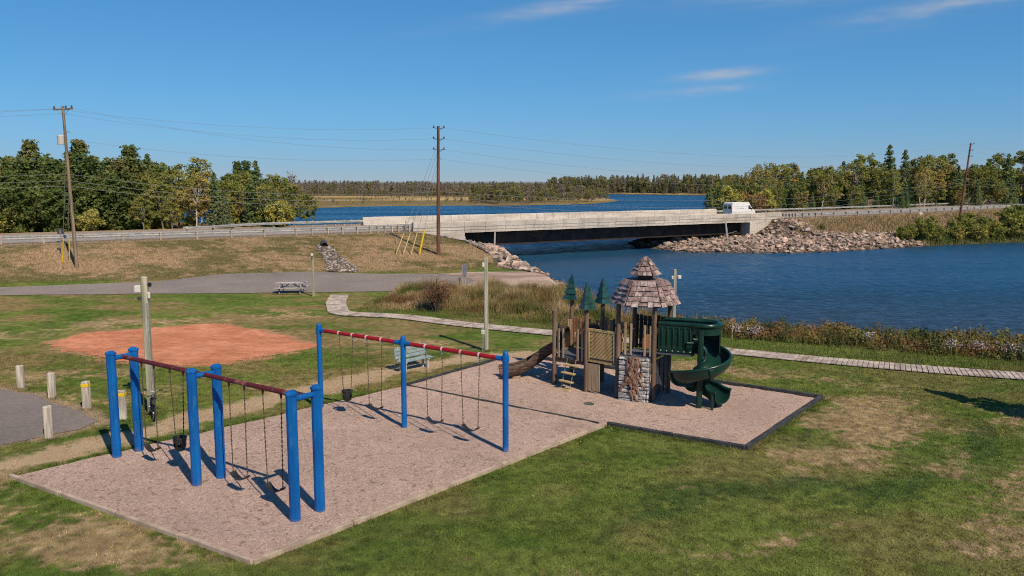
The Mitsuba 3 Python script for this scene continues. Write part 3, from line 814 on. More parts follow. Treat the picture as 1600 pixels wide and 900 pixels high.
# ------------------------------------------------------------------ boardwalk
bw = thing('boardwalk', 'grey plank boardwalk curving round the lawn in front of the tall grass', 'boardwalk')
line = np.vstack([[(-12.25, 57.6), (-11.75, 54.0), (-10.95, 50.9)], spline([(-10.95, 50.9), (-9.9, 49.35), (-7.75, 48.75), (-3.7, 46.3), (2.05, 43.0), (10.6, 38.05), (14.35, 36.05), (17.85, 34.4), (21.2, 33.1), (27, 31.0), (34, 28.8)], 240)[1:]])
line = even(line, 2000)
s_ = np.r_[0, np.cumsum(np.linalg.norm(np.diff(line, axis=0), axis=1))]
_r = np.random.default_rng(5)
step_ = .212
for k in range(int(s_[-1] / step_)):
    c = np.array([np.interp(k * step_, s_, line[:, j]) for j in (0, 1)])
    d = np.array([np.interp(k * step_ + .1, s_, line[:, j]) for j in (0, 1)]) - np.array([np.interp(k * step_ - .1, s_, line[:, j]) for j in (0, 1)])
    m = rbox(.186, 1.30 + _r.uniform(-.02, .02), .045, .008, (c[0], c[1], .062 + _r.uniform(-.004, .004)), frame_of(np.r_[d, 0]) @ rotz(_r.uniform(-.006, .006)))
    put('plank', m, f'mat_plank_{_r.choice(3, p=[.46, .40, .14])}', bw)
for o in (-.45, .45):
    put('stringer', sweep([(-.03, -.06), (.03, -.06), (.03, .06), (-.03, .06)], np.c_[even(offset(line[::20], o), 120), np.full(120, -.03)]), 'mat_dark_log', bw)


# ------------------------------------------------------------------ edging of the gravel pads
def edging(label, pts, w, h, bsdf, unit=2.4, dz=0.0, seed=2):
    t = thing('pad_edging', label, 'edging')
    r = np.random.default_rng(seed)
    for p, q in zip(pts[:-1], pts[1:]):
        p, q = np.array(p), np.array(q)
        n = max(1, round(np.linalg.norm(q - p) / unit))
        for k in range(n):
            a, b = p + (q - p) * k / n, p + (q - p) * (k + 1) / n
            d = (b - a) / np.linalg.norm(b - a)
            j = r.uniform(-.012, .012, 3)
            put('timber', bar(np.r_[a + d * .012, h / 2 - .05 + dz + j[0]], np.r_[b - d * .012, h / 2 - .05 + dz + j[1]], w, h + .1, b=.012), bsdf, t)
    return t


edging('pale weathered boards along the near edges of the swing gravel', [PAD_A[0], PAD_A[1], PAD_A[2]], .11, .11, 'mat_edge_pale')
edging('dark timbers round the right end of the climbing frame gravel', [PAD_B[1], PAD_B[2], PAD_B[3], PAD_B[4], PAD_B[5]], .15, .14, 'mat_edge_dark')
edging('dark low timbers along the back of the gravel behind the swings', [PAD_B[0], (-.35, 36.95)], .10, .12, 'mat_edge_dark')
edging('half buried dark timber dividing the swing gravel from the climbing frame gravel', [PAD_B[0], (2.9, 26.54)], .10, .045, 'mat_edge_dark', dz=.015)
single('ground_cover_lid', lathe([(0, .075), (.17, .07), (.20, .05), (.22, .0), (.0, 0)], 18, (2.77, 28.8, .02)), 'mat_lid', 'small round dull green lid lying in the gravel before the climbing frame', 'lid', smooth=30)

# ------------------------------------------------------------------ swing frames and swings
oct_ = lambda r: [(r * math.cos(PI / 8 + k * PI / 4), r * math.sin(PI / 8 + k * PI / 4)) for k in range(8)]
fa = thing('swing_frame', 'nearer swing frame, six thick blue posts in pairs, worn dark red top beam', 'swing frame')
PAIRS = [((-11.49, 23.01), (-11.10, 23.58)), ((-8.32, 20.79), (-7.86, 21.31)), ((-5.12, 18.50), (-4.67, 19.07))]
for a, b in PAIRS:
    for q in (a, b):
        k = put('post', moved(prism(oct_(.128), 3.42), (q[0], q[1], -.3), None), 'mat_blue', fa)
        put('cap', moved(lathe([(0, .10), (.08, .10), (.148, .05), (.148, 0), (0, 0)], 8), (q[0], q[1], 3.115), rotz(PI / 8)), 'mat_blue', k)
    put('cross_bar', tube([(a[0], a[1], 3.0), (b[0], b[1], 3.0)], .072, 12), 'mat_blue', fa, smooth=30)
ctr = [np.r_[(np.array(a) + np.array(b)) / 2, 2.995] for a, b in PAIRS]
for p, q in ((ctr[0], ctr[1]), (ctr[1], ctr[2])):
    d = (q - p) / np.linalg.norm(q - p)
    put('top_beam', tube([p + d * .06, q - d * .06], .062, 12), 'mat_maroon', fa, smooth=30)
fb = thing('swing_frame', 'farther swing frame of three round blue posts with a bright red top beam', 'swing frame')
PB = [np.array([-6.77, 28.29, 0]), np.array([-3.51, 25.93, 0]), np.array([-.19, 23.52, 0])]
for q in PB:
    k = put('post', moved(lathe([(0, -.3), (.088, -.3), (.088, 3.02), (.070, 3.08), (.035, 3.115), (0, 3.12)], 18), q), 'mat_blue', fb, smooth=40)
    put('collar', moved(lathe([(.088, 2.78), (.108, 2.785), (.108, 2.955), (.088, 2.96)], 18), q), 'mat_blue', k, smooth=30)
for p, q in ((PB[0], PB[1]), (PB[1], PB[2])):
    d = (q - p) / np.linalg.norm(q - p)
    z = np.array([0, 0, 2.87])
    put('top_beam', tube([p + d * .30 + z, q - d * .30 + z], .066, 14), 'mat_red', fb, smooth=30)
    put('sleeve', cat([tube([p + d * .07 + z, p + d * .33 + z], .073, 14), tube([q - d * .33 + z, q - d * .07 + z], .073, 14)]), 'mat_blue', fb, smooth=30)


def chain(p, q):
    """Links from p to q, every other one turned by a quarter."""
    p, q = np.asarray(p, float), np.asarray(q, float)
    L = np.linalg.norm(q - p)
    n = max(2, int(L / .058))
    R = frame_of(q - p)
    ms = []
    for k in range(n):
        c = p + (q - p) * (k + .5) / n
        Rk = R if k % 2 else np.stack([R[:, 0], R[:, 2], -R[:, 1]], 1)
        ms.append(moved(trimesh.creation.box((.066, .030, .011)), c, Rk))
    return cat(ms)


def swing(kind, label, A, B, zb, zs, rb, frame, group=None, yaw=0.0, clamp='mat_clamp'):
    """A swing hung from the beam points A and B; zs is the height of its seat."""
    A, B = np.asarray(A, float), np.asarray(B, float)
    t = thing(kind, label, 'swing', group)
    along = (B - A) / np.linalg.norm(B - A)
    mid, gap = (A + B) / 2, np.linalg.norm(B - A)
    R = frame_of(np.r_[along, 0])
    for s, q in ((-1, A), (1, B)):
        c = np.r_[q, zb]
        put('hanger', cat([tube([c - R[:, 0] * .028, c + R[:, 0] * .028], rb + .010, 14), rbox(.05, .04, .09, .006, c - np.array([0, 0, rb + .05]), R)]), clamp, frame)
    w = .29 if kind == 'belt_swing' else .19
    ends = [np.r_[mid + s * along * w, zs + (.17 if kind == 'belt_swing' else .36)] for s in (-1, 1)]
    for q, e in zip((A, B), ends):
        put('chain', chain(np.r_[q, zb - rb - .09], e), 'mat_chain', t)
    if kind == 'belt_swing':
        n = 13
        x = np.linspace(-.30, .30, n)
        z = .15 * (np.abs(x) / .30) ** 2.2
        path = np.stack([x, x * 0, z], 1) @ R.T + np.r_[mid, zs]
        put('seat', sweep([(-.085, -.008), (.085, -.008), (.085, .008), (-.085, .008)], path), 'mat_rubber', t)
        for e, s in zip(ends, (-1, 1)):
            g = e - np.array([0, 0, .02])
            put('shackle', cat([tube([g + np.array([0, 0, .05]), g - R[:, 1] * .07 - np.array([0, 0, .06])], .008, 6), tube([g + np.array([0, 0, .05]), g + R[:, 1] * .07 - np.array([0, 0, .06])], .008, 6), tube([g - R[:, 1] * .085 - np.array([0, 0, .055]), g + R[:, 1] * .085 - np.array([0, 0, .055])], .008, 6)]), 'mat_chain', t)
    else:
        cup = [(0, 0), (.09, .0), (.135, .03), (.165, .12), (.175, .30), (.182, .31), (.188, .345), (.155, .345), (.150, .31), (.14, .12), (.10, .045), (0, .03)]
        M = m3.Manifold.revolve(m3.CrossSection([cup]), 20)
        for sx in (-.075, .075):
            M = M - m3.Manifold.cube((.10, .5, .13), True).translate((sx, -.2, .16))
        M = M - m3.Manifold.cube((.20, .5, .08), True).translate((0, .2, .23))
        m = M.to_mesh()
        seat = trimesh.Trimesh(m.vert_properties[:, :3], m.tri_verts, process=False)
        put('seat', moved(seat, np.r_[mid, zs], R @ rotz(yaw)), 'mat_rubber', t, smooth=35)
        put('rim', moved(lathe([(.182, .325), (.197, .338), (.190, .362), (.160, .362), (.152, .338)], 20), np.r_[mid, zs]), 'mat_black', t, smooth=40)
        for e in ends:
            put('side_strap', tube([e + np.array([0, 0, .01]), e - np.array([0, 0, .05])], .012, 6), 'mat_chain', t)
    return t


beamA = lambda t: np.array([-11.30 + 6.41 * t, 23.29 - 4.51 * t])
beamB = lambda t: np.array([-6.77 + 6.58 * t, 28.29 - 4.77 * t])
swing('belt_swing', 'black belt swing at the far left end of the nearer frame', beamA(.126), beamA(.205), 2.995, .42, .062, fa, clamp='mat_maroon')
swing('bucket_swing', 'black bucket toddler swing on the nearer frame', beamA(.302), beamA(.381), 2.995, .72, .062, fa, yaw=.4, clamp='mat_maroon')
swing('belt_swing', 'black belt swing just right of the middle posts of the nearer frame', beamA(.635), beamA(.714), 2.995, .44, .062, fa, clamp='mat_maroon')
swing('belt_swing', 'black belt swing at the nearest end of the nearer frame', beamA(.806), beamA(.894), 2.995, .43, .062, fa, clamp='mat_maroon')
swing('bucket_swing', 'black bucket toddler swing at the far end of the farther frame', beamB(.127), beamB(.208), 2.87, .55, .066, fb, yaw=2.2)
swing('belt_swing', 'black belt swing just left of the middle post of the farther frame', beamB(.292), beamB(.376), 2.87, .45, .066, fb)
swing('belt_swing', 'black belt swing just right of the middle post of the farther frame', beamB(.615), beamB(.700), 2.87, .45, .066, fb)
swing('belt_swing', 'black belt swing nearest the right hand post of the farther frame', beamB(.792), beamB(.880), 2.87, .47, .066, fb)

# ------------------------------------------------------------------ the climbing frame: one thing, everything on it a part
pf = thing('climbing_frame', 'timber-look playground climbing frame with a shingled tower roof, three green tree tops and two slides', 'climbing frame')
V = lambda x, y, z=0.0: np.array([x, y, z], float)
FR, BR, FL, BL = V(5.13, 29.06), V(5.92, 30.32), V(3.90, 29.62), V(4.69, 30.90)
P1, P2, T3, T1 = V(1.67, 31.71), V(2.82, 30.56), V(3.60, 32.12), V(2.46, 33.26)
UZ = V(0, 0, 1)
D1, D2, D3 = 1.28, 1.50, 1.70                                        # decks: left, link, tower


def round_post(q, h, bsdf='mat_post_brown', r=.085, name='post'):
    pts = [q + UZ * z for z in np.linspace(-.2, h, 9)]
    rr = np.random.default_rng(int(abs(q[0] * 100)))
    return put(name, tube(pts, r * rr.uniform(.95, 1.06, 9), 12), bsdf, pf, smooth=40)


for q, h in ((FR, 3.72), (BR, 3.72), (FL, 3.72), (BL, 3.72)):
    round_post(q, h)
round_post(P1, 3.02)
for q, h in ((P2, 3.45), (T3, 3.45), (T1, 3.45)):
    round_post(q, h)


def topper(q, yaw, z0=3.28, H=1.0, R=.43):
    """A stylised fir: four tiers of sloping boards round the post."""
    t = put('tree_top', tube([q + UZ * (z0 - .1), q + UZ * (z0 + H * .9)], [.05, .02], 8), 'mat_tree_topper', pf)
    tiers = 4
    for k in range(tiers):
        zb, zt = z0 + H * k / tiers * .93, z0 + H * min(1, (k + 1.55) / tiers)
        rb, rt = R * (1 - k / tiers * .80), R * max(.05, (1 - (k + 1.5) / tiers)) * .42
        ms = []
        for j in range(3):
            a = yaw + j * 2 * PI / 3
            d, s = V(math.cos(a), math.sin(a)), V(-math.sin(a), math.cos(a))
            for sg in (-1, 1):
                # two leaves folded back from the spine of each face
                e = d * math.cos(PI / 3 * .92) + s * sg * math.sin(PI / 3 * .92)
                o = .018
                pts = [q + UZ * zb + d * rb * .98, q + UZ * zt + d * rt * .9, q + UZ * (zb - .035) + e * rb * .52, q + UZ * zt + e * rt * .55]
                pts += [p - (d + e) * o for p in pts]
                ms.append(hull(pts))
        put('leaf_tier', cat(ms), 'mat_tree_topper', t)


topper(T1, -1.15)
topper(P2, -1.9)
topper(T3, -1.75)


# decks
def deck(poly, z, name='deck', b='mat_deck_grey'):
    return put(name, prism([(p[0], p[1]) for p in poly], .07, (0, 0, z - .07)), b, pf)


def grow(poly, k):
    c = sum(poly) / len(poly)
    return [c + (p - c) * k for p in poly]


deck(grow([P1, P2, T3, T1], .97), D1)
deck(grow([P2, FL, BL, T3], .985), D2)
deck(grow([FL, FR, BR, BL], .97), D3)
for a, b, z in ((P1, P2, D1), (T1, T3, D1), (FL, FR, D3), (BL, BR, D3), (P2, FL, D2)):
    put('deck_beam', bar(a + UZ * (z - .13), b + UZ * (z - .13), .07, .11), 'mat_dark_log', pf)


def pickets(a, b, z, n, h, w=.085, t0=.08, t1=.92, bsdf='mat_picket', seed=1, rail=True, name='picket', uneven=.06):
    r = np.random.default_rng(seed)
    a, b = np.asarray(a), np.asarray(b)
    d = (b - a) / np.linalg.norm(b - a)
    for t in np.linspace(t0, t1, n):
        c = a + (b - a) * t
        hh = h + r.uniform(-uneven, uneven)
        put(name, rbox(w, .045, hh, .012, c + UZ * (z + hh / 2 + .03), frame_of(d)), bsdf, pf)
    if rail:
        for zz in (z + h * .87, z + .16):
            off = np.cross(d, UZ) * -.045
            put('rail', bar(a + (b - a) * max(t0 - .08, 0) + UZ * zz + off, a + (b - a) * min(t1 + .08, 1) + UZ * zz + off, .04, .04), 'mat_grey_plastic', pf)


# left deck: pickets left and right of the ladder, a dark hood over the bark slide
pickets(P1, P2, D1 - .12, 2, 1.2, .10, .14, .28, seed=3)
pickets(P1, P2, D1 - .12, 2, 1.2, .10, .74, .88, seed=4)
pickets(P1, T1, D1, 2, 1.15, .10, .10, .22, seed=5)
pickets(P1, T1, D1, 2, 1.15, .10, .80, .92, seed=6)
hood_c, hood_d = (P1 + T1) / 2, (T1 - P1) / np.linalg.norm(T1 - P1)
hood_n = V(-.89, .46)
hs = [hood_d * .36 * math.cos(a) + UZ * (.62 + .36 * math.sin(a)) for a in np.linspace(0, PI, 9)]
hs = [hood_d * .36 + UZ * .05] + hs + [-hood_d * .36 + UZ * .05]
put('slide_hood', sweep([(-.03, -.16), (.03, -.16), (.03, .16), (-.03, .16)], [hood_c + UZ * D1 + p for p in hs], up=hood_n), 'mat_dark_log', pf)
pickets(T1, T3, D1, 9, 1.18, .13, .06, .94, 'mat_orange_wood', 7)
pickets(T3, BL, D2, 4, 1.1, .10, .12, .88, 'mat_dark_log', 8)
pickets(T3 + (BL - T3) * .0, T3 + (BL - T3) * .42, D1, 2, 1.35, .22, .3, .7, 'mat_orange_wood', 9, rail=False)
put('crawl_tunnel_arch', moved(prism(Polygon([(-.42, 0), (-.42, .75)] + [(-.42 * math.cos(a), .75 + .32 * math.sin(a)) for a in np.linspace(.2, PI - .2, 8)] + [(.42, .75), (.42, 0)]), .06), T3 * .55 + T1 * .45 + UZ * D1 + V(.25, -.2), frame_of((T3 - T1)) @ np.array([[1, 0, 0], [0, 0, -1.0], [0, 1.0, 0]])), 'mat_dark_log', pf)
# lattice panel on the link
a_, b_ = P2 + (FL - P2) * .10, P2 + (FL - P2) * .90
dl = (b_ - a_) / np.linalg.norm(b_ - a_)
nl = np.cross(dl, UZ)
zl0, zl1 = 1.27, 2.54
ltp = put('lattice_panel', cat([bar(a_ + UZ * z, b_ + UZ * z, .07, .09, ext=.045) for z in (zl0 + .045, zl1 - .045)] + [bar(p + UZ * (zl0 + .09), p + UZ * (zl1 - .09), .07, .09, up=nl) for p in (a_, b_)]), 'mat_tan', pf)
put('backing', bar((a_ + b_) / 2 + UZ * (zl0 + .08) - nl * .028, (a_ + b_) / 2 + UZ * (zl1 - .08) - nl * .028, np.linalg.norm(b_ - a_) - .05, .012, up=nl), 'mat_dark_log', ltp)
Wl, Hl = np.linalg.norm(b_ - a_) - .10, zl1 - zl0 - .19
for fam, off in ((1, .010), (-1, -.008)):
    for k in np.arange(-Hl - .05, Wl + .05, .155):
        # slat: x from k, at 45 degrees, clipped to the frame
        s0, s1 = (max(0, -k), min(Hl, Wl - k))
        if s1 - s0 < .08:
            continue
        xs = (k + s0, k + s1) if fam == 1 else (Wl - k - s0, Wl - k - s1)
        p, q = [a_ + dl * (.05 + x) + UZ * (zl0 + .095 + z) + nl * off for x, z in zip(xs, (s0, s1))]
        put('slat', bar(p, q, .088, .020, up=nl), 'mat_tan' if fam == 1 else 'mat_lattice_dark', ltp)
# under the link and the left deck: play panels in the shade
for c0, c1, z0, z1, b in ((P2 + (FL - P2) * .05, P2 + (FL - P2) * .45, .15, 1.2, 'mat_picket'), (P2 + (T3 - P2) * .1, P2 + (T3 - P2) * .75, .35, 1.15, 'mat_dark_log')):
    n = 3
    for k in range(n):
        p = c0 + (c1 - c0) * (k + .5) / n
        put('play_panel_board', rbox(np.linalg.norm(c1 - c0) / n - .012, .04, z1 - z0, .01, p + UZ * (z0 + z1) / 2, frame_of(c1 - c0)), b, pf)
put('counter_board', bar(T1 + UZ * .78, T3 + UZ * .78, .25, .05), 'mat_tan', pf)
put('counter_board', bar(T1 + UZ * .38, T3 + UZ * .38, .22, .05), 'mat_tan', pf)
# rope ladder: four rungs on two chains, hanging out from the left deck
lad = [(V(2.27, 30.97), 1.0), (V(2.17, 30.94), .69), (V(2.09, 30.88), .38), (V(2.03, 30.83), .07)]
dx = (P2 - P1) / np.linalg.norm(P2 - P1)
lt = put('ladder_rung', rbox(.66, .17, .06, .015, lad[0][0] + UZ * lad[0][1], frame_of(dx)), 'mat_tan', pf)
for c, z in lad[1:]:
    put('ladder_rung', rbox(.66, .17, .06, .015, c + UZ * z, frame_of(dx)), 'mat_tan', pf)
for s in (-.22, .22):
    put('ladder_chain', chain(V(2.31, 31.03, D1 - .05) + dx * s, lad[-1][0] + UZ * .02 + dx * s), 'mat_galv', pf)
# bark slide from the left deck
sp = spline([(2.05, 32.5, 1.29), (1.78, 32.62, 1.24), (1.25, 32.82, .86), (.72, 32.88, .45), (.30, 32.82, .26), (-.12, 32.70, .20), (-.42, 32.60, .19)], 46)
hp = [(.33 * math.cos(a), .30 - .30 * math.sin(a)) for a in np.linspace(0, PI, 13)]
hp_o = [(.39 * math.cos(a), .31 - .37 * math.sin(a)) for a in np.linspace(PI, 0, 13)]
sl = put('bark_slide', sweep([(.33, .36)] + hp + [(-.33, .36), (-.39, .36)] + hp_o + [(.39, .36)], sp), 'mat_log_slide', pf, smooth=45, label='brown slide with bark-textured sides')
for s in (-1, 1):
    q = np.array(sp)
    t = np.gradient(q, axis=0)
    n_ = np.stack([-t[:, 1], t[:, 0], t[:, 0] * 0], 1)
    n_ /= np.linalg.norm(n_, axis=1, keepdims=True)
    put('rim', tube(q + n_ * .36 * s + UZ * .36, .045, 8), 'mat_log_slide', sl, smooth=40)
put('slide_foot', rbox(.34, .42, .20, .02, (.18, 32.8, .08)), 'mat_picket', pf)
# climbing wall on the tower front: courses of stone with roots growing over them
wd = (FR - FL) / np.linalg.norm(FR - FL)
wn = np.cross(wd, UZ)
wc0 = FL + wd * .10 + wn * .12
Ww, Hw = np.linalg.norm(FR - FL) - .20, 1.70
wl = put('climbing_wall', bar(wc0 + wd * Ww / 2 + UZ * .0, wc0 + wd * Ww / 2 + UZ * Hw, Ww, .14, up=wn), 'mat_wall_gap', pf, label='panel of grey stone courses with brown roots climbing over it')
_r = np.random.default_rng(12)
bulge = lambda x, z: .075 + .07 * (1 - (2 * x / Ww - 1) ** 2) * (.6 + .4 * (1 - z / Hw))
zc = .03
while zc < Hw - .05:
    hh = min(_r.uniform(.12, .22), Hw - zc)
    x = 0.0
    while x < Ww - .03:
        ww = min(_r.uniform(.22, .55), Ww - x)
        if Ww - x - ww < .09:
            ww = Ww - x
        c = wc0 + wd * (x + ww / 2) + UZ * (zc + hh / 2) + wn * (bulge(x + ww / 2, zc) - .03 + _r.uniform(-.012, .022))
        m = rbox(ww - .022, hh - .022, .15, .028)
        m.vertices += _r.uniform(-.009, .009, m.vertices.shape)
        put('stone', moved(m, c, np.stack([wd, UZ, wn], 1)), 'mat_wall_stone', wl)
        x += ww
    zc += hh
for k in range(17):                                                   # a tangle of roots, thick ones down the middle, thin ones straying
    x, z = _r.choice([_r.uniform(.42, .78), _r.uniform(.22, 1.08)], p=[.68, .32]) * Ww / 1.18, _r.choice([Hw, _r.uniform(.7, 1.6), _r.uniform(.35, 1.1)], p=[.5, .3, .2])
    dirx, pts = _r.uniform(-.5, .5), []
    for _ in range(_r.integers(7, 15)):
        pts.append((x, z))
        dirx = np.clip(dirx + _r.uniform(-.55, .55), -1.1, 1.1) - .25 * (x / Ww - .52)
        x, z = np.clip(x + dirx * .085, .05, Ww - .05), z - _r.uniform(.06, .15)
        if z < .04:
            break
    if len(pts) < 4:
        continue
    q = spline(pts, 18)
    p3 = [wc0 + wd * a + UZ * min(max(b, .02), Hw) + wn * (bulge(a, b) + _r.uniform(.035, .06)) for a, b in q]
    put('root', tube(p3, np.linspace(_r.uniform(.045, .09), .022, 18) * _r.uniform(.8, 1.25, 18), 7), 'mat_root', wl, smooth=50)
pickets(FL, FR, D3, 2, 1.16, .085, .20, .36, seed=21)
pickets(FL, FR, D3, 2, 1.16, .085, .74, .90, seed=22)
pickets(BL, BR, D3, 8, 1.28, .14, .07, .93, 'mat_dark_log', 23, uneven=.03)
pickets(FL, BL, D3, 2, 1.15, .10, .12, .26, 'mat_picket', 24)
for k in range(3):
    put('play_panel_board', rbox(.36, .04, 1.35, .01, FR + (BR - FR) * (.2 + .29 * k) + UZ * .92, frame_of(BR - FR)), 'mat_slate_panel', pf)
put('steering_panel', rbox(.5, .05, .55, .02, BL + (BR - BL) * .3 + V(.1, -.35, D3 + .35), frame_of(V(.9, -.4, 0))), 'mat_orange_wood', pf)

# the shingled roof: a hexagonal skirt and a small pointed cap over a dark neck
RC = (FR + FL + BR + BL) / 4
YAW = math.radians(-90 - 12)


def hexring(R, z):
    return [RC + V(R * math.cos(YAW + PI / 6 + k * PI / 3), R * math.sin(YAW + PI / 6 + k * PI / 3), z) for k in range(6)]


def shingled(R0, z0, R1, z1, courses, per, seed, name):
    rr = np.random.default_rng(seed)
    base = cat([hull([*hexring(R0 - .05, z0), *hexring(max(R1 - .03, .02), z1 - .02), *hexring(R0 - .09, z0 - .03)])])
    t = put(name, base, 'mat_dark_log', pf)
    lo, hi = hexring(R0, z0), hexring(R1, z1)
    for k in range(6):
        a0, b0, a1, b1 = lo[k], lo[(k + 1) % 6], hi[k], hi[(k + 1) % 6]
        nrm = np.cross(b0 - a0, (a1 + b1) / 2 - (a0 + b0) / 2)
        nrm /= np.linalg.norm(nrm)
        if nrm[2] < 0:
            nrm = -nrm
        for c in range(courses):
            f0, f1 = c / courses, min(1.0, (c + 1.18) / courses)
            L0, L1 = a0 + (a1 - a0) * f0, b0 + (b1 - b0) * f0
            H0, H1 = a0 + (a1 - a0) * f1, b0 + (b1 - b0) * f1
            n = max(1, round(per * np.linalg.norm(L1 - L0)))
            cut = np.r_[0, np.sort((np.arange(1, n) + rr.uniform(-.22, .22, n - 1)) / n), 1]
            for u0, u1 in zip(cut[:-1], cut[1:]):
                g = .006 / max(np.linalg.norm(L1 - L0), .05)
                drop = rr.uniform(-.012, .045)
                p = [L0 + (L1 - L0) * (u0 + g), L0 + (L1 - L0) * (u1 - g), H0 + (H1 - H0) * (u1 - g), H0 + (H1 - H0) * (u0 + g)]
                down = (p[0] + p[1] - p[2] - p[3])
                down = down / (np.linalg.norm(down) + 1e-9) * drop
                lift = .050 + rr.uniform(0, .03)
                pts = [p[0] + down + nrm * lift, p[1] + down + nrm * (lift + rr.uniform(-.008, .008)), p[2] + nrm * .012, p[3] + nrm * .012]
                pts += [q - nrm * .026 for q in pts[:2]] + [q - nrm * .008 for q in pts[2:]]
                put('shingle', hull(pts), f'mat_shingle_{rr.choice(list("abc"))}', t)
    return t


shingled(1.27, 3.60, .80, 4.46, 5, 3.9, 41, 'tower_roof')
put('roof_neck', lathe([(.0, 4.40), (.28, 4.40), (.28, 4.74), (0, 4.74)], 12, RC), 'mat_dark_log', pf)
shingled(.55, 4.64, .05, 5.30, 4, 4.6, 42, 'roof_cap')
put('roof_plate', prism([(p[0], p[1]) for p in hexring(.79, 0)], .03, (0, 0, 4.43)), 'mat_shingle_b', pf)

# spiral slide with its walled bridge
CO = V(6.63, 28.29)
GP = 'mat_green_plastic'
put('slide_column', tube([CO + UZ * -.1, CO + UZ * 2.86], .105, 16), GP, pf, smooth=40)
tau = np.array([90, 180, 270, 360, 450, 500])
flo = np.array([1.93, 1.58, 1.28, .93, .56, .34])
tt = np.linspace(90, 503, 90)
zz = np.interp(tt, tau, flo)
zz = np.convolve(np.r_[[zz[0]] * 6, zz, [zz[-1]] * 6], np.ones(13) / 13, 'valid')
ang = np.radians(180 - tt)
ctrl = np.stack([CO[0] + .62 * np.cos(ang), CO[1] + .62 * np.sin(ang), zz], 1)
tan = np.stack([np.sin(ang), -np.cos(ang)], 1)
lead = np.array([ctrl[0] - np.r_[tan[0], 0] * k + V(0, 0, .02) for k in (.45, .3, .15)])
ex = np.array([ctrl[-1] + np.r_[tan[-1], 0] * k + V(0, 0, z) for k, z in ((.12, -.06), (.25, -.10), (.4, -.12), (.55, -.115))])
ctrl = np.vstack([lead, ctrl, ex])
prof = []
for a in np.linspace(0, PI, 17):                                      # inner wall on the right (towards the column), outer on the left
    prof.append((.40 * math.cos(a), .42 - .42 * math.sin(a) ** .8))
wall_o, wall_i = .40, .36                                             # rim heights
pin = [(x, z) for x, z in prof]
pout = [(x * 1.08, z - .032) for x, z in prof[::-1]]
m = sweep(pin + pout, ctrl)
ss = put('spiral_slide', m, GP, pf, smooth=45, label='dark green spiral slide winding round its column')
tg = np.gradient(ctrl, axis=0)
nn = np.stack([-tg[:, 1], tg[:, 0], tg[:, 0] * 0], 1)
nn /= np.linalg.norm(nn, axis=1, keepdims=True)
for s, dz in ((1, .43), (-1, .43)):
    put('rim', tube(ctrl + nn * .415 * s + UZ * dz, .058, 10), GP, ss, smooth=50)
for i in (20, 38, 57, 76):                                            # bolted flanges where the slide's sections meet
    put('flange', sweep([(x * 1.09, (z - .4) * 1.07 + .40) for x, z in pin] + [(x * 1.15, (z - .42) * 1.13 + .40) for x, z in pout], ctrl[i:i + 3]), GP, ss, smooth=45)
put('slide_leg', tube([CO + V(.40, -.28, -.05), CO + V(.38, -.30, .60)], .05, 10), GP, pf, smooth=40)
put('slide_leg', tube([V(*ctrl[-3][:2], -.05), V(*ctrl[-3][:2], .2)], .06, 10), 'mat_black', pf, smooth=40)
# walled bridge from the tower to the slide: slatted side walls, thick rounded rail, hood at the end
e0, e1 = V(5.26, 28.98), V(6.42, 28.52)
g0, g1 = e0 + V(.36, .92), e1 + V(.40, .95)
put('slide_deck', prism([(p[0], p[1]) for p in (e0, e1, g1, g0)], .08, (0, 0, 1.86)), 'mat_deck_grey', pf)
for p, q in ((e0, e1), (g0, g1)):
    d = (q - p) / np.linalg.norm(q - p)
    w = put('bridge_wall', cat([bar(p + UZ * 2.06, q + UZ * 2.06, .07, .22, b=.02), bar(p + UZ * 2.9, q + UZ * 2.9, .07, .14, b=.02)]), GP, pf)
    put('wall_panel', bar(p + UZ * 2.5, q + UZ * 2.5, .03, .74), GP, w)
    put('hand_rail', tube([p + UZ * 3.0, p + (q - p) * .5 + UZ * 3.0, q + UZ * 3.0], .075, 10), GP, w, smooth=50)
    L = np.linalg.norm(q - p)
    side_ = np.cross(d, UZ)
    for k in range(6):
        x = .12 + k * (L - .24) / 5
        pts = [p + d * (x + .035 * math.sin(z * 4)) + side_ * (.02 + .035 * math.sin(a)) + UZ * (2.12 + z) for a, z in zip(np.linspace(0, PI, 9), np.linspace(0, .78, 9))]
        put('curved_slat', tube(pts, .034, 8), GP, w, smooth=50)
    for k in range(6):
        put('bolt', lathe([(0, 0), (.022, 0), (.016, .014), (0, .016)], 8), 'mat_clamp', w, to_world=T().translate([float(v) for v in (p + d * (.1 + k * (L - .2) / 5) + side_ * .036 + UZ * 2.02)]) @ T(np.vstack([np.c_[np.stack([d, UZ, side_], 1), [0, 0, 0]], [0, 0, 0, 1]])))
ring = spline([e1 + V(-.05, .02), e1 + V(.20, -.17), (6.98, 28.28, 0), (7.28, 28.45, 0), (7.42, 28.82, 0), (7.26, 29.20, 0), (6.98, 29.42, 0), g1 + V(-.05, .02)], 44)
put('entry_ring', tube(ring + UZ * 2.99, .095, 12), GP, pf, smooth=50)
put('entry_ring_wall', sweep([(-.025, 2.66), (.025, 2.66), (.025, 2.96), (-.025, 2.96)], ring), GP, pf, smooth=45)
put('entry_back_wall', sweep([(-.022, 1.95), (.022, 1.95), (.022, 2.68), (-.022, 2.68)], ring[22:]), GP, pf, smooth=45)

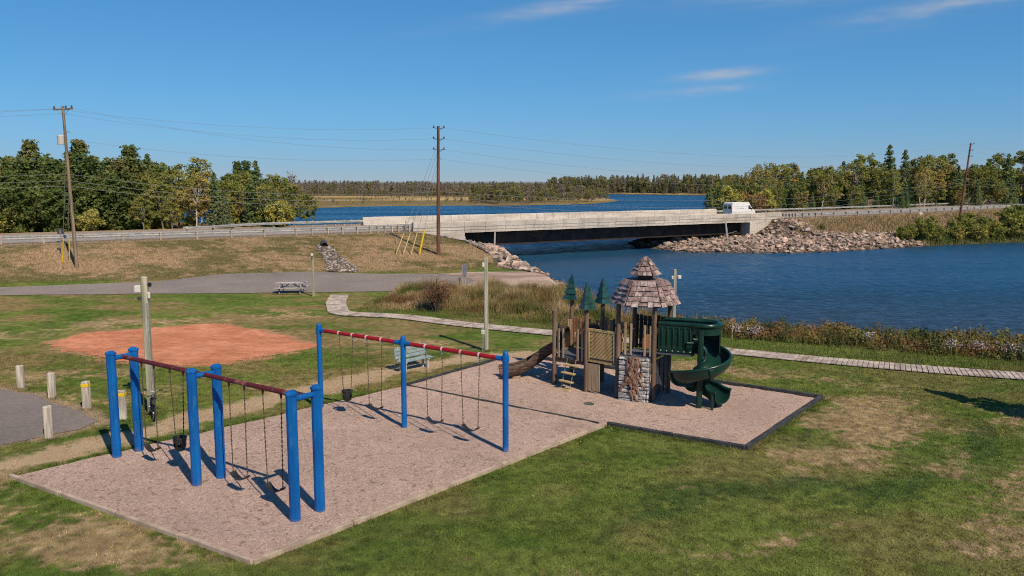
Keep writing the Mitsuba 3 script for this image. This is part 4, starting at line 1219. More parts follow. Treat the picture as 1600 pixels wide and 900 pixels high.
# ------------------------------------------------------------------ bollards, lamp posts, bench, table, signs
BO = [((-19.21, 31.30), .92, .26, None, 'weathered square wooden bollard, farthest left at the path edge'), ((-17.19, 29.86), .96, .2, None, 'weathered wooden bollard second from the left, a knot near its top'),
      ((-15.13, 28.38), 1.0, .1, 1, 'wooden bollard with a yellow band round its top, standing free on the grass'), ((-13.22, 27.03), 1.02, .1, 1, 'wooden bollard with a yellow band, half hidden behind the leftmost blue swing post'),
      ((-14.58, 24.99), 1.04, .5, None, 'weathered wooden bollard on the near side of the asphalt path')]
for (x, y), h, a, band, lab in BO:
    t = thing('wooden_bollard', lab, 'bollard', 'bollards round the end of the path')
    R = rotz(a) @ np.array([[1, 0, .0], [0, 1, .015], [0, 0, 1]])
    put('post', rbox(.24, .22, h + .2, .02, (x, y, h / 2 - .1), R), 'mat_bollard', t)
    if band:
        put('band', rbox(.253, .233, .12, .01, (x, y, h - .13), R), 'mat_yellow', t)
    else:
        put('knot', lathe([(0, 0), (.025, .0), (.0, .01)], 8, (0, 0, 0)), 'mat_dark_log', t, to_world=T().translate([x + .115, y - .02, h * .72]).rotate([0, 1, 0], 90))


def lamp_post(label, x, y, h, w, boxes, bsdf, yaw=.2, lean=(0, 0)):
    t = thing('lamp_post', label, 'lamp post')
    R = rotz(yaw) @ np.array([[1, 0, lean[0]], [0, 1, lean[1]], [0, 0, 1]])
    p = rbox(w, w, h + .4, .025)
    p.vertices[:, :2] *= (1 - .12 * (p.vertices[:, 2:] / h + .5))
    put('pole', moved(p, (x, y, h / 2 - .2), R), bsdf, t)
    for name, dx, dy, z, s, b in boxes:
        put(name, rbox(*s, .02, np.array([x, y, z]) + R @ np.array([dx, dy, 0]), R), b, t)
    return t


lp = lamp_post('tall square greenish wooden lamp post by the clay patch, lamp box near its top', -12.61, 27.89, 4.80, .225, [('lamp_box', -.21, -.05, 4.38, (.20, .20, .24), 'mat_offwhite'), ('lamp_box', .17, .0, 4.52, (.10, .12, .14), 'mat_black'), ('lamp_box', .15, -.08, 4.16, (.08, .10, .22), 'mat_offwhite'), ('junction_box', -.16, -.10, 4.06, (.12, .1, .14), 'mat_grey_plastic'),
                 ('power_box', .13, -.06, .55, (.05, .12, .3), 'mat_grey_plastic')], 'mat_greenish_pole', .1)
put('conduit', tube([(-12.48, 27.77, 0), (-12.51, 27.78, 3.9)], .025, 6), 'mat_galv', lp)
lp2 = lamp_post('tall weathered lamp post before the tall grass at the back corner of the gravel', -1.23, 38.55, 4.48, .20, [('lamp_box', -.14, -.05, 4.14, (.10, .14, .22), 'mat_offwhite'), ('power_box', -.17, -.06, .92, (.16, .13, .22), 'mat_offwhite')], 'mat_greenish_pole', .1)
put('conduit', tube([(-1.40, 38.42, 0), (-1.38, 38.42, 1.0)], .025, 6), 'mat_galv', lp2)
lamp_post('short pale lamp post beside the picnic table', -14.05, 57.45, 3.0, .15, [('lamp_box', -.02, -.1, 2.96, (.17, .17, .17), 'mat_offwhite'), ('lamp_box', -.02, -.12, 2.72, (.1, .1, .1), 'mat_black')], 'mat_greenish_pole', .2)
lamp_post('wooden lamp post rising behind the tower roof with a white lamp on each side', 8.05, 40.2, 3.75, .16, [('lamp_box', .22, .0, 3.36, (.17, .15, .18), 'mat_offwhite'), ('lamp_box', -.13, .0, 3.34, (.08, .12, .18), 'mat_offwhite')], 'mat_greenish_pole', .15)

# bicycle leaning on the lamp post, seen from behind
bk = thing('bicycle', 'small black bicycle leaning against the tall lamp post beside the swings', 'bicycle')
BM = np.eye(4)
BM[:3, :3] = rotz(math.radians(121)) @ np.array([[1, 0, 0], [0, math.cos(.16), -math.sin(.16)], [0, math.sin(.16), math.cos(.16)]])
BM[:3, 3] = (-12.36, 27.25, .0)


def bput(name, mesh, bsdf, parent=bk, **k):
    mesh = mesh.copy()
    mesh.apply_transform(BM)
    return put(name, mesh, bsdf, parent, **k)


for x in (-.48, .48):
    c = np.array([[x + .27 * math.cos(a), 0, .29 + .27 * math.sin(a)] for a in np.linspace(0, 2 * PI, 29)])
    w = bput('wheel', cat([tube([(x, -.04, .29), (x, .04, .29)], .03, 8)] + [tube([(x, 0, .29), (x + .25 * math.cos(a), 0, .29 + .25 * math.sin(a))], .004, 4) for a in np.linspace(0, 2 * PI, 12, endpoint=False)]), 'mat_galv')
    bput('tyre', tube(c, .028, 8, cap=False), 'mat_tyre', w)
fr = [(-.48, 0, .29), (-.1, 0, .28), (-.22, 0, .62), (.34, 0, .66), (.36, 0, .72), (.48, 0, .29)]
bput('frame', cat([tube([fr[i], fr[j]], .018, 8) for i, j in ((0, 1), (0, 2), (1, 2), (1, 3), (2, 3), (4, 5))]), 'mat_black')
bput('saddle', rbox(.24, .13, .05, .02, (-.24, 0, .75)), 'mat_black')
bput('seat_post', tube([(-.22, 0, .6), (-.24, 0, .74)], .014, 8), 'mat_galv')
bput('handlebar', cat([tube([(.36, 0, .7), (.33, 0, .86)], .014, 8), tube([(.26, -.27, .93), (.33, -.1, .86), (.33, .1, .86), (.26, .27, .93)], .014, 8)]), 'mat_galv')
for s in (-1, 1):
    bput('grip', tube([(.28, s * .20, .905), (.22, s * .32, .945)], .02, 8), 'mat_black')
bput('crank', cat([tube([(-.1, -.09, .28), (-.1, .09, .28)], .015, 8), tube([(-.1, .08, .28), (-.02, .08, .13)], .012, 6), tube([(-.1, -.08, .28), (-.18, -.08, .43)], .012, 6), rbox(.09, .1, .02, .005, (-.02, .13, .13)), rbox(.09, .1, .02, .005, (-.18, -.13, .43))]), 'mat_black')

# park bench
bn = thing('park_bench', 'pale blue-grey slatted park bench on the worn path behind the farther swings', 'bench')
BA = math.atan2(35.15 - 34.05, -3.60 + 4.64)
BR_ = rotz(BA)
BC = np.array([-4.28, 34.68, 0])
bl = lambda name, sx, sy, sz, p, b, tilt=0.0: put(name, rbox(sx, sy, sz, .01, BC + BR_ @ np.array(p, float), BR_ @ np.array([[1, 0, 0], [0, math.cos(tilt), -math.sin(tilt)], [0, math.sin(tilt), math.cos(tilt)]])), b, bn)
for y in (-.30, -.15, .0):
    bl('seat_slat', 1.75, .135, .045, (0, y, .46), 'mat_bench')
for z, y in ((.60, .13), (.76, .165), (.92, .20)):
    bl('back_slat', 1.75, .045, .14, (0, y, z), 'mat_bench', -.2)
for x in (-.62, .62):
    bl('leg', .09, .09, .45, (x, -.26, .215), 'mat_bench_leg')
    bl('leg', .09, .09, .45, (x, .06, .215), 'mat_bench_leg')
    bl('back_support', .07, .06, .62, (x, .205, .72), 'mat_bench_leg', -.2)
    bl('seat_support', .07, .48, .07, (x, -.12, .405), 'mat_bench_leg')
# picnic table
pt = thing('picnic_table', 'grey wooden picnic table on the grass edge beside the lane', 'picnic table')
PC, PR = np.array([-16.0, 58.95, .02]), rotz(.05)
pl = lambda name, m, b='mat_grey_wood': put(name, moved(m, PC, PR), b, pt)
for k in range(5):
    pl('top_plank', rbox(2.15, .145, .045, .008, (0, -.32 + k * .16, .76)))
for s in (-1, 1):
    for k in (0, 1):
        pl('bench_plank', rbox(2.15, .14, .045, .008, (0, s * (.68 + .155 * k), .45)))
    pl('cross_beam', rbox(.045, .72, .09, .005, (s * .78, 0, .69)))
    pl('bench_beam', rbox(.045, 1.66, .09, .005, (s * .82, 0, .38)))
    for k in (-1, 1):
        pl('leg', bar((s * .735, k * .30, .72), (s * .735, k * .72, 0), .045, .10))
    pl('brace', bar((s * .1, 0, .70), (s * .72, 0, .36), .05, .07))
# sign by the boat ramp, seen almost from its edge, and a short post
sg = thing('ramp_sign', 'tall bluish sign board on two legs beside the boat ramp, seen almost edge-on', 'sign')
SA = rotz(math.radians(79))
SC = np.array([-3.55, 61.2, 0])
put('board', rbox(1.0, .06, .85, .01, SC + UZ * 1.5, SA), 'mat_sign_back', sg)
for s in (-.45, .45):
    put('leg', rbox(.09, .09, 1.9, .01, SC + SA @ np.array([s, .07, 0]) + UZ * .9, SA), 'mat_grey_wood', sg)
single('marker_post', rbox(.14, .14, .75, .02, (-4.05, 62.9, .32)), 'mat_pole_brown', 'short dark brown post beside the ramp sign', 'post')
rs = thing('road_sign', 'small road sign seen from behind on a thin post beside the left utility pole', 'sign')
zr = Z(-39.9, 72.4)
put('post', rbox(.09, .09, 2.4, .01, (-39.9, 72.4, zr + 1.1)), 'mat_galv', rs)
put('plate', rbox(.62, .03, .5, .01, (-39.9, 72.46, zr + 2.15)), 'mat_grey_plastic', rs)
single('pale_boulder', moved(STONES[3], (73.5, 148.3, 2.35), np.eye(3) * .85), 'mat_offwhite', 'single whitish boulder at the roadside below the right guardrail', 'rock')
tk = thing('trail_marker', 'small wooden post with a dark red plate right of the spiral slide', 'marker')
put('post', rbox(.07, .07, .95, .01, (11.35, 41.6, .45)), 'mat_picket', tk)
put('plate', rbox(.26, .03, .26, .008, (11.35, 41.55, .95)), 'mat_root', tk)


# ------------------------------------------------------------------ utility poles and wires
def pole(label, base, top, r0, r1, bsdf):
    t = thing('utility_pole', label, 'utility pole')
    b, q = np.asarray(base, float), np.asarray(top, float)
    pts = [b + (q - b) * k for k in np.linspace(-.06, 1, 9)]
    put('pole', tube(pts, np.linspace(r0, r1, 9), 12), bsdf, t, smooth=40)
    return t, lambda k: b + (q - b) * k


def insulators(t, pts):
    for p in pts:
        put('insulator', lathe([(0, 0), (.06, 0), (.09, .06), (.05, .1), (.085, .16), (.03, .24), (0, .24)], 10), 'mat_insulator', t, to_world=T().translate([float(v) for v in p]))


ml, mat_ = pole('brown utility pole on the bank beside the left end of the bridge', (-7.35, 81.54, .84), (-7.22, 81.6, 13.47), .20, .13, 'mat_pole_brown')
MZ = (13.25, 12.2, 11.15)
arms = []
for z in MZ:
    c = mat_((z - .84) / 12.63)
    put('side_arm', cat([tube([c, c + V(-.45, -.05, .05)], .03, 6), tube([c, c + V(.55, .1, .05)], .03, 6), tube([c - UZ * .25, c + V(.4, .08, .02)], .02, 6)]), 'mat_black', ml)
    arms.append((c + V(-.45, -.05, .05), c + V(.55, .1, .05)))
    insulators(ml, [c + V(-.45, -.05, .05), c + V(.55, .1, .05)])
nz = mat_((10.3 - .84) / 12.63)
put('neutral_bracket', tube([nz, nz + V(.3, .05, 0)], .03, 6), 'mat_black', ml)
guys = [((-11.44, 80.25), 12.0), ((-10.75, 80.5), 11.3), ((-10.0, 80.75), 10.4), ((-9.2, 81.05), 9.9)]
for i, ((x, y), z) in enumerate(guys):
    b, q = V(x, y, Z(x, y)), mat_((z - .84) / 12.63)
    put('guy_wire', tube([b, q], .016, 5), 'mat_wire', ml)
    d = (q - b) / np.linalg.norm(q - b)
    if i < 3:
        put('guy_guard', tube([b + d * .05, b + d * 2.3], .045, 8), 'mat_pale_yellow', ml, label='thin pale yellow sleeve on a guy wire')
    else:
        put('guy_guard', tube([b + d * .05, b + d * 2.5], .10, 10), 'mat_yellow', ml, label='thick bright yellow sleeve on the guy wire nearest the pole')
ll, lat = pole('grey leaning utility pole with a transformer at the left, beside the road', (-37.12, 69.53, .8), (-37.42, 69.6, 14.3), .16, .10, 'mat_pole')
lc = lat(.985)
put('cross_arm', bar(lc + V(-1.0, .35, -.05), lc + V(1.0, -.35, -.05), .10, .12), 'mat_pole', ll)
put('arm_brace', cat([tube([lc + V(-.6, .2, -.05), lat(.93)], .02, 5), tube([lc + V(.6, -.2, -.05), lat(.93)], .02, 5)]), 'mat_galv', ll)
ltop = [lc + V(-.9, .32, .02), lc + V(.0, .0, .2), lc + V(.9, -.32, .02)]
insulators(ll, [ltop[0], ltop[2], lc + V(.3, -.1, .02)])
put('transformer', lathe([(0, 0), (.26, 0), (.28, .05), (.28, .72), (.20, .80), (0, .82)], 16, lat(.78) + V(-.38, -.05, -.2)), 'mat_transformer', ll, smooth=40)
put('street_light_arm', tube([lat(.83), lat(.83) + V(.35, -.1, .25), lat(.83) + V(.55, -.15, .1)], .03, 6), 'mat_galv', ll)
put('side_arm', tube([lat(.72) + V(-.2, 0, 0), lat(.72) + V(.65, -.1, .05)], .03, 6), 'mat_black', ll)
for (x, y), z in (((-38.9, 70.6), 11.2), ((-38.45, 70.9), 9.8)):
    b, q = V(x, y, Z(x, y)), lat((z - .8) / 13.5)
    d = (q - b) / np.linalg.norm(q - b)
    put('guy_wire', tube([b, q], .016, 5), 'mat_wire', ll)
    put('guy_guard', tube([b + d * .05, b + d * 2.2], .05, 8), 'mat_yellow', ll, label='yellow sleeve on a guy wire beside the leaning pole')
rl, rat = pole('brown leaning utility pole in front of the trees at the far right', (81.3, 149.2, 1.4), (82.5, 149.4, 15.0), .20, .13, 'mat_pole_brown')
rtop = []
for k in (.985, .90, .82):
    c = rat(k)
    put('side_arm', cat([tube([c, c + V(.75, .3, .1)], .035, 6), tube([c, c + V(-.4, -.1, .05)], .03, 6)]), 'mat_black', rl)
    rtop.append(c + V(-.4, -.1, .05))
    insulators(rl, [c + V(.75, .3, .1)])
put('guy_wire', tube([V(83.6, 150.2, Z(83.6, 150.2)), rat(.8)], .018, 5), 'mat_wire', rl)


def wire(label, p, q, sag, r=.009, group='overhead wires between the poles'):
    p, q = np.asarray(p, float), np.asarray(q, float)
    t = np.linspace(0, 1, 41)
    pts = p + (q - p) * t[:, None]
    pts[:, 2] -= sag * 4 * t * (1 - t)
    key = single('overhead_wire', tube(pts, r, 5), 'mat_wire', label, 'wire', group)


for k, nm in enumerate(('top', 'second', 'third')):
    wire('thin dark wire strung between the left and the middle utility pole', ltop[k] if k != 1 else lat(.955), arms[k][0], .75 + .12 * k)
    wire('thin dark wire strung from the middle utility pole to the far right one', arms[k][1], rtop[k], 2.6 + .3 * k)
    wire('thin dark wire running from the left utility pole out of the picture to the left', ltop[k] if k != 1 else lat(.955), V(-95, 52, 14.2 - .5 * k), 1.2)
    wire('thin dark wire running from the far right pole out of the picture to the right', rtop[k] + V(1.1, .4, 0), V(150, 205, 15.5 - .9 * k), 2.0)
wire('thin dark wire strung between the left and the middle utility pole', lat(.80), nz, .8)
wire('thin dark wire strung from the middle utility pole to the far right one', nz, rat(.72), 3.2)
for k, zk in enumerate((8.7, 8.15, 7.7)):
    f = (zk - .8) / 13.5
    m_ = mat_((zk - 1.6 - .84) / 12.63)
    wire('pale communication cable crossing low in front of the left trees', lat(f), m_, .9, .015, 'low communication cables')
    wire('pale communication cable running low over the bridge to the right pole', m_, rat((zk - 1.4) / 13.6), 2.2 + .3 * k, .015, 'low communication cables')
    wire('pale communication cable leaving the left pole low to the left', lat(f), V(-95, 52, zk + .5), .8, .015, 'low communication cables')
    wire('pale communication cable leaving the right pole low to the right', rat((zk - 1.4) / 13.6), V(150, 205, zk), 1.4, .015, 'low communication cables')

# ------------------------------------------------------------------ trees
def leaf_mat(key, a, b, c=None, f=.9):
    """Foliage: base colour a to b by twig-sized noise, drifting from tree to tree."""
    def fn(p, n, uv):
        k = mix(a, b, smoothstep(.3, .72, fbm(p.x * f, p.y * f, p.z * f, 3)))
        if c is not None:
            k = mix(k, c, smoothstep(.52, .74, fbm(p.x * .16 + 7, p.y * .16, p.z * .22, 3)) * .75)
        return k * (.75 + .5 * noise(p.x * 4, p.y * 4, p.z * 4))
    scene[key] = {'type': 'principledthin', 'base_color': toned(mikit.proc(fn)), 'roughness': .7, 'diff_trans': .55}


leaf_mat('leaf_pine', (0.092, 0.152, 0.046), (0.202, 0.249, 0.083), (0.266, 0.243, 0.096))
leaf_mat('leaf_spruce', (0.115, 0.207, 0.084), (0.238, 0.315, 0.139), (0.289, 0.307, 0.154))
leaf_mat('leaf_broad', (0.176, 0.218, 0.058), (0.351, 0.360, 0.106), (0.475, 0.345, 0.123))
leaf_mat('leaf_birch', (0.251, 0.278, 0.072), (0.432, 0.405, 0.130), (0.500, 0.363, 0.126))
leaf_mat('leaf_yellow', (0.419, 0.375, 0.082), (0.500, 0.500, 0.140), (0.500, 0.446, 0.140))
leaf_mat('leaf_rust', (0.293, 0.171, 0.100), (0.460, 0.278, 0.140), (0.278, 0.251, 0.097))
leaf_mat('leaf_bush', (0.171, 0.223, 0.055), (0.363, 0.363, 0.096), (0.475, 0.390, 0.126))
leaf_mat('twig_grey', (0.251, 0.207, 0.175), (0.403, 0.338, 0.283), (0.218, 0.185, 0.131))
leaf_mat('leaf_far', (0.171, 0.194, 0.078), (0.310, 0.300, 0.122), (0.361, 0.278, 0.167), .35)
leaf_mat('leaf_far_dark', (0.101, 0.139, 0.073), (0.184, 0.212, 0.101), (0.250, 0.208, 0.125), .35)
mat('bark_brown', wood((.08, .06, .045), (.17, .13, .10), 4, 1.0), .95)
mat('bark_grey', wood((.17, .15, .13), (.32, .29, .25), 4, 1.0), .95)
mat('bark_white', wood((.42, .40, .36), (.72, .69, .63), 3, 3.0), .9)


def tris(centers, size, r, flat=.0, face=None):
    """One randomly turned triangle at each centre; face: the way a leaf tends to look (outwards from its twig)."""
    n = len(centers)
    a, b = r.normal(size=(n, 3)), r.normal(size=(n, 3))
    if face is not None:
        f = face + r.normal(size=(n, 3)) * .55
        f /= np.linalg.norm(f, axis=1, keepdims=True) + 1e-9
        a -= f * (a * f).sum(1, keepdims=True)
        b = np.cross(f, a)
    a /= np.linalg.norm(a, axis=1, keepdims=True)
    b -= a * (a * b).sum(1, keepdims=True)
    b /= np.linalg.norm(b, axis=1, keepdims=True) + 1e-9
    s = (np.broadcast_to(size, (n,)) * r.uniform(.6, 1.3, n))[:, None]
    v = np.stack([centers + a * s, centers - a * s * .5 + b * s * .87, centers - a * s * .5 - b * s * .87], 1).reshape(-1, 3)
    return v, np.arange(3 * n).reshape(-1, 3)


def clumps(c, rad, per, size, r, squash=.75, flat=.0):
    """Leaf clumps: per triangles in a ball of radius rad round each centre."""
    c, rad = np.asarray(c), np.broadcast_to(rad, (len(c),))
    d = r.normal(size=(len(c), per, 3))
    d /= np.linalg.norm(d, axis=2, keepdims=True)
    d *= r.uniform(.25, 1, (len(c), per, 1)) ** .5
    d[..., 2] *= squash
    pts = (c[:, None] + d * rad[:, None, None]).reshape(-1, 3)
    return tris(pts, np.repeat(np.broadcast_to(size, (len(c),)), per), r, flat, (d + [0, 0, .35]).reshape(-1, 3))


def limbs(trunk, ends, r0, r):
    """The trunk with limbs to some of the clump centres."""
    ms = [tube(trunk, r0 * np.linspace(1, .25, len(trunk)), 7)]
    for e in ends:
        k = np.clip(e[2] * r.uniform(.55, .8), trunk[0][2] + .3, trunk[-1][2] * .95)
        s = np.array([np.interp(k, [p[2] for p in trunk], [p[j] for p in trunk]) for j in range(3)])
        m = (s + e) / 2 + r.normal(size=3) * .12
        ms.append(tube([s, m, e], [r0 * .32, r0 * .2, r0 * .07], 5, cap=False))
    return cat(ms)


def tree_parts(kind, seed):
    """(trunk, crown) of a tree about 10 m high (unit: metres at that height)."""
    r = np.random.default_rng(seed)
    H = 10.0
    bend = r.normal(size=2) * .35
    trunk = [np.array([bend[0] * math.sin(k * 2.2), bend[1] * math.sin(k * 2.6), H * k * .93]) for k in np.linspace(0, 1, 9)]
    trunk[0] = np.array([0, 0, -.6])
    axis_ = lambda z: np.array([np.interp(z, [p[2] for p in trunk], [p[j] for p in trunk]) for j in (0, 1)])
    if kind == 'pine':
        cs, rad = [], []
        for z in np.arange(.9, H - .2, .52):
            f = z / H
            R = 3.5 * (math.sin(min(1, (f + .10) * 1.02) * PI) ** .55) * (1.0 if f < .75 else (1 - f) / .25 * .8 + .2)
            n = int(4 + 4 * R / 2)
            a0 = r.uniform(0, 6)
            for k in range(n):
                a, q = a0 + k * 2 * PI / n + r.uniform(-.3, .3), R * r.uniform(.62, 1.1)
                c = np.r_[axis_(z) + q * np.array([math.cos(a), math.sin(a)]), z + q * .12 + r.uniform(-.2, .2)]
                cs.append(c)
                rad.append(r.uniform(.5, .85))
                if R > 1.6:
                    cs.append(np.r_[axis_(z) + q * .55 * np.array([math.cos(a + .3), math.sin(a + .3)]), z + r.uniform(-.2, .3)])
                    rad.append(r.uniform(.5, .7))
        cs.append(np.r_[axis_(H - .3), H - .2])
        rad.append(.4)
        crown = clumps(cs, rad, 32, .19, r, .62)
        return limbs(trunk, [cs[i] for i in r.integers(0, len(cs), 26)], .19, r), crown
    if kind == 'spruce':
        cs, rad = [], []
        for z in np.arange(.5, H - .15, .27):
            f = z / H
            R = 2.15 * (1 - f) ** .85 + .12
            n = int(5 + 3 * R)
            a0 = r.uniform(0, 6)
            for k in range(n):
                if r.uniform() < .32:
                    continue
                a = a0 + k * 2 * PI / n + r.uniform(-.2, .2)
                Lb = R * r.uniform(.75, 1.2)
                for q in np.arange(.35, 1.01, .32 if Lb > 1 else .6):
                    cs.append(np.r_[axis_(z) + Lb * q * np.array([math.cos(a), math.sin(a)]), z - Lb * q * .28 + .10 * q + r.uniform(-.13, .13)])
                    rad.append(.16 + .24 * (1 - f))
        cs.append(np.r_[axis_(H - .2), H - .1])
        rad.append(.14)
        crown = clumps(cs, rad, 13, .15, r, .5, .3)
        return limbs(trunk, [cs[i] for i in r.integers(0, len(cs), 14)], .15, r), crown
    if kind in ('broad', 'birch', 'ash'):
        cs, rad = [], []
        n, R, zc, rz = {'broad': (96, 2.9, 5.9, 4.0), 'birch': (64, 2.0, 6.6, 3.6), 'ash': (56, 2.6, 6.2, 3.7)}[kind]
        lob = [(r.normal(size=3), r.uniform(.75, 1.2)) for _ in range(9)]
        for _ in range(n):
            d = r.normal(size=3)
            d /= np.linalg.norm(d)
            k = r.uniform(.45, 1.0) ** .6
            w = 1 + .32 * max((d @ (v / np.linalg.norm(v))) ** 5 * (1 if d @ v > 0 else 0) for v, _ in lob) - .12
            z = zc + rz * d[2] * k * w
            c = np.r_[axis_(max(z, .3)) + R * k * w * d[:2], max(z, 1.2)]
            cs.append(c)
            rad.append(r.uniform(.45, .85))
        crown = clumps(cs, rad, 40 if kind == 'broad' else 34, .20 if kind == 'broad' else .17, r, .7)
        return limbs(trunk, [cs[i] for i in r.integers(0, len(cs), 30)], .13 if kind == 'birch' else .17, r), crown
    if kind == 'shrub':
        cs, rad = [], []
        for _ in range(46):
            d = r.normal(size=3)
            d /= np.linalg.norm(d)
            k = r.uniform(.35, 1.0)
            cs.append(np.array([4.6 * k * d[0], 4.6 * k * d[1], max(.8, 4.4 + 5.2 * k * d[2])]))
            rad.append(r.uniform(1.1, 1.9))
        crown = clumps(cs, rad, 64, .36, r, .75)
        stems = cat([tube([(0, 0, -.4), np.array(cs[i]) * .5 + r.normal(size=3) * .2, cs[i]], [.16, .10, .04], 5, cap=False) for i in r.integers(0, 46, 12)])
        return stems, crown
    if kind == 'twigs':
        ms, tw = [], []
        for _ in range(150):
            a, q = r.uniform(0, 2 * PI), r.uniform(.05, 1) ** .7
            e = np.array([math.cos(a) * 4.8 * q, math.sin(a) * 4.8 * q, r.uniform(.55, 1.0) * (10 - 3.6 * q)])
            m = np.array([e[0] * .35, e[1] * .35, e[2] * .5]) + r.normal(size=3) * .3
            ms.append(tube([(e[0] * .06, e[1] * .06, -.4), m, e], [.10, .06, .02], 4, cap=False))
            for _ in range(3):
                f = m + (e - m) * r.uniform(.1, .9)
                g = f + np.array([math.cos(a), math.sin(a), 1.2]) * r.uniform(.4, 1.3) + r.normal(size=3) * .5
                ms.append(tube([f, g], [.035, .012], 3, cap=False))
                tw += [g + r.normal(size=3) * .25 for _ in range(5)]
        return cat(ms), tris(np.array(tw), .20, r)
    if kind == 'bare':
        ends = []
        ms = [tube(trunk, .14 * np.linspace(1, .15, 9), 7)]
        tw = []
        for _ in range(30):
            z = r.uniform(2.5, 9)
            a, L = r.uniform(0, 6.28), r.uniform(.7, 2.2) * (1.15 - z / 12)
            s = np.r_[axis_(z), z]
            e = s + np.array([math.cos(a) * L, math.sin(a) * L, L * r.uniform(.5, 1.1)])
            ms.append(tube([s, (s + e) / 2 + r.normal(size=3) * .08, e], [.045, .03, .012], 5, cap=False))
            tw += [s + (e - s) * k + r.normal(size=3) * .15 for k in np.linspace(.4, 1.05, 9)]
        return cat(ms), tris(np.array(tw), .13, r)
    if kind == 'far_round':
        cs = []
        for _ in range(26):
            d = r.normal(size=3)
            d /= np.linalg.norm(d)
            k = r.uniform(.4, 1)
            cs.append(np.array([2.9 * k * d[0], 2.9 * k * d[1], 5.6 + 4.3 * k * d[2]]))
        return tube([(0, 0, -1), (0, 0, 6)], [.18, .08], 5), clumps(cs, .95, 22, .36, r, .8)
    if kind == 'far_cone':
        cs, rad = [], []
        for z in np.arange(.8, 10, .62):
            R = 1.95 * (1 - z / 10.2) + .1
            for k in range(int(3 + 2.5 * R)):
                a = r.uniform(0, 6.28)
                cs.append(np.array([R * .75 * math.cos(a), R * .75 * math.sin(a), z - .1 * R]))
                rad.append(.25 + .3 * R * .5)
        return tube([(0, 0, -1), (0, 0, 9)], [.16, .03], 5), clumps(cs, rad, 9, .30, r, .8)
    if kind == 'far_bare':
        tw, ms = [], [tube([(0, 0, -1), (.1, 0, 5), (0, .1, 10)], [.13, .09, .03], 5)]
        for _ in range(34):
            z, a = r.uniform(.8, 9.3), r.uniform(0, 6.28)
            L = r.uniform(.6, 1.8) * (1.2 - z / 12)
            e = np.array([math.cos(a) * L, math.sin(a) * L, z + L * .8])
            tw += [e * np.array([k, k, 1]) + r.normal(size=3) * .25 - np.array([0, 0, L * .8 * (1 - k)]) for k in np.linspace(.2, 1, 8)]
        return cat(ms), tris(np.array(tw), .34, r)


LOOK = {'pine': ('pine', 'leaf_pine', 'bark_brown'), 'spruce': ('spruce', 'leaf_spruce', 'bark_grey'), 'broad': ('broad', 'leaf_broad', 'bark_grey'), 'birch': ('birch', 'leaf_birch', 'bark_white'), 'ash': ('ash', 'leaf_birch', 'bark_grey'),
        'bare': ('bare', 'twig_grey', 'bark_grey'), 'yellow': ('shrub', 'leaf_yellow', 'bark_brown'), 'rust': ('shrub', 'leaf_rust', 'bark_brown'), 'bush': ('shrub', 'leaf_bush', 'bark_brown'), 'twigs': ('twigs', 'leaf_rust', 'bark_brown'),
        'far_round': ('far_round', 'leaf_far', 'bark_grey'), 'far_cone': ('far_cone', 'leaf_far_dark', 'bark_brown'), 'far_bare': ('far_bare', 'twig_grey', 'bark_grey')}
NAMES = {'pine': 'pine_tree', 'spruce': 'spruce_tree', 'broad': 'broadleaf_tree', 'birch': 'birch_tree', 'ash': 'ash_tree', 'bare': 'bare_tree', 'yellow': 'yellow_shrub', 'rust': 'rusty_shrub', 'bush': 'green_shrub', 'twigs': 'twiggy_shrub', 'far_round': 'broadleaf_tree', 'far_cone': 'spruce_tree', 'far_bare': 'bare_tree'}
_tp = {}


def prototype(look, v):
    if (look, v) not in _tp:
        kind, leaf, bark = LOOK[look]
        a, b = tree_parts(kind, 100 + v * 17 + len(kind))
        _tp[look, v] = (mikit.ply(a, bark), mikit.ply(b, leaf))
    return _tp[look, v]


_tr = np.random.default_rng(77)


def tree(look, x, y, h, label, group=None, wide=1.0, v=None, z=None, yaw=None, lean=0.0):
    v = int(_tr.integers(3)) if v is None else v
    trunk, crown = prototype(look, v)
    s = h / 10.0
    w = s * wide * _tr.uniform(.92, 1.1)
    M = T().translate([float(x), float(y), float(Z(x, y) if z is None else z)]).rotate([0, 1, 0], lean).rotate([0, 0, 1], float(_tr.uniform(0, 360) if yaw is None else yaw)).scale([float(w), float(w), float(s)])
    shrub = look in ('yellow', 'rust', 'bush', 'twigs')
    key = thing(NAMES[look], label, 'shrub' if shrub else 'tree', group)
    scene[f'{key}__{"stem" if shrub else "trunk"}'] = {**trunk, 'to_world': M}
    scene[f'{key}__{"foliage" if shrub else "crown"}'] = {**crown, 'to_world': M}
    return key


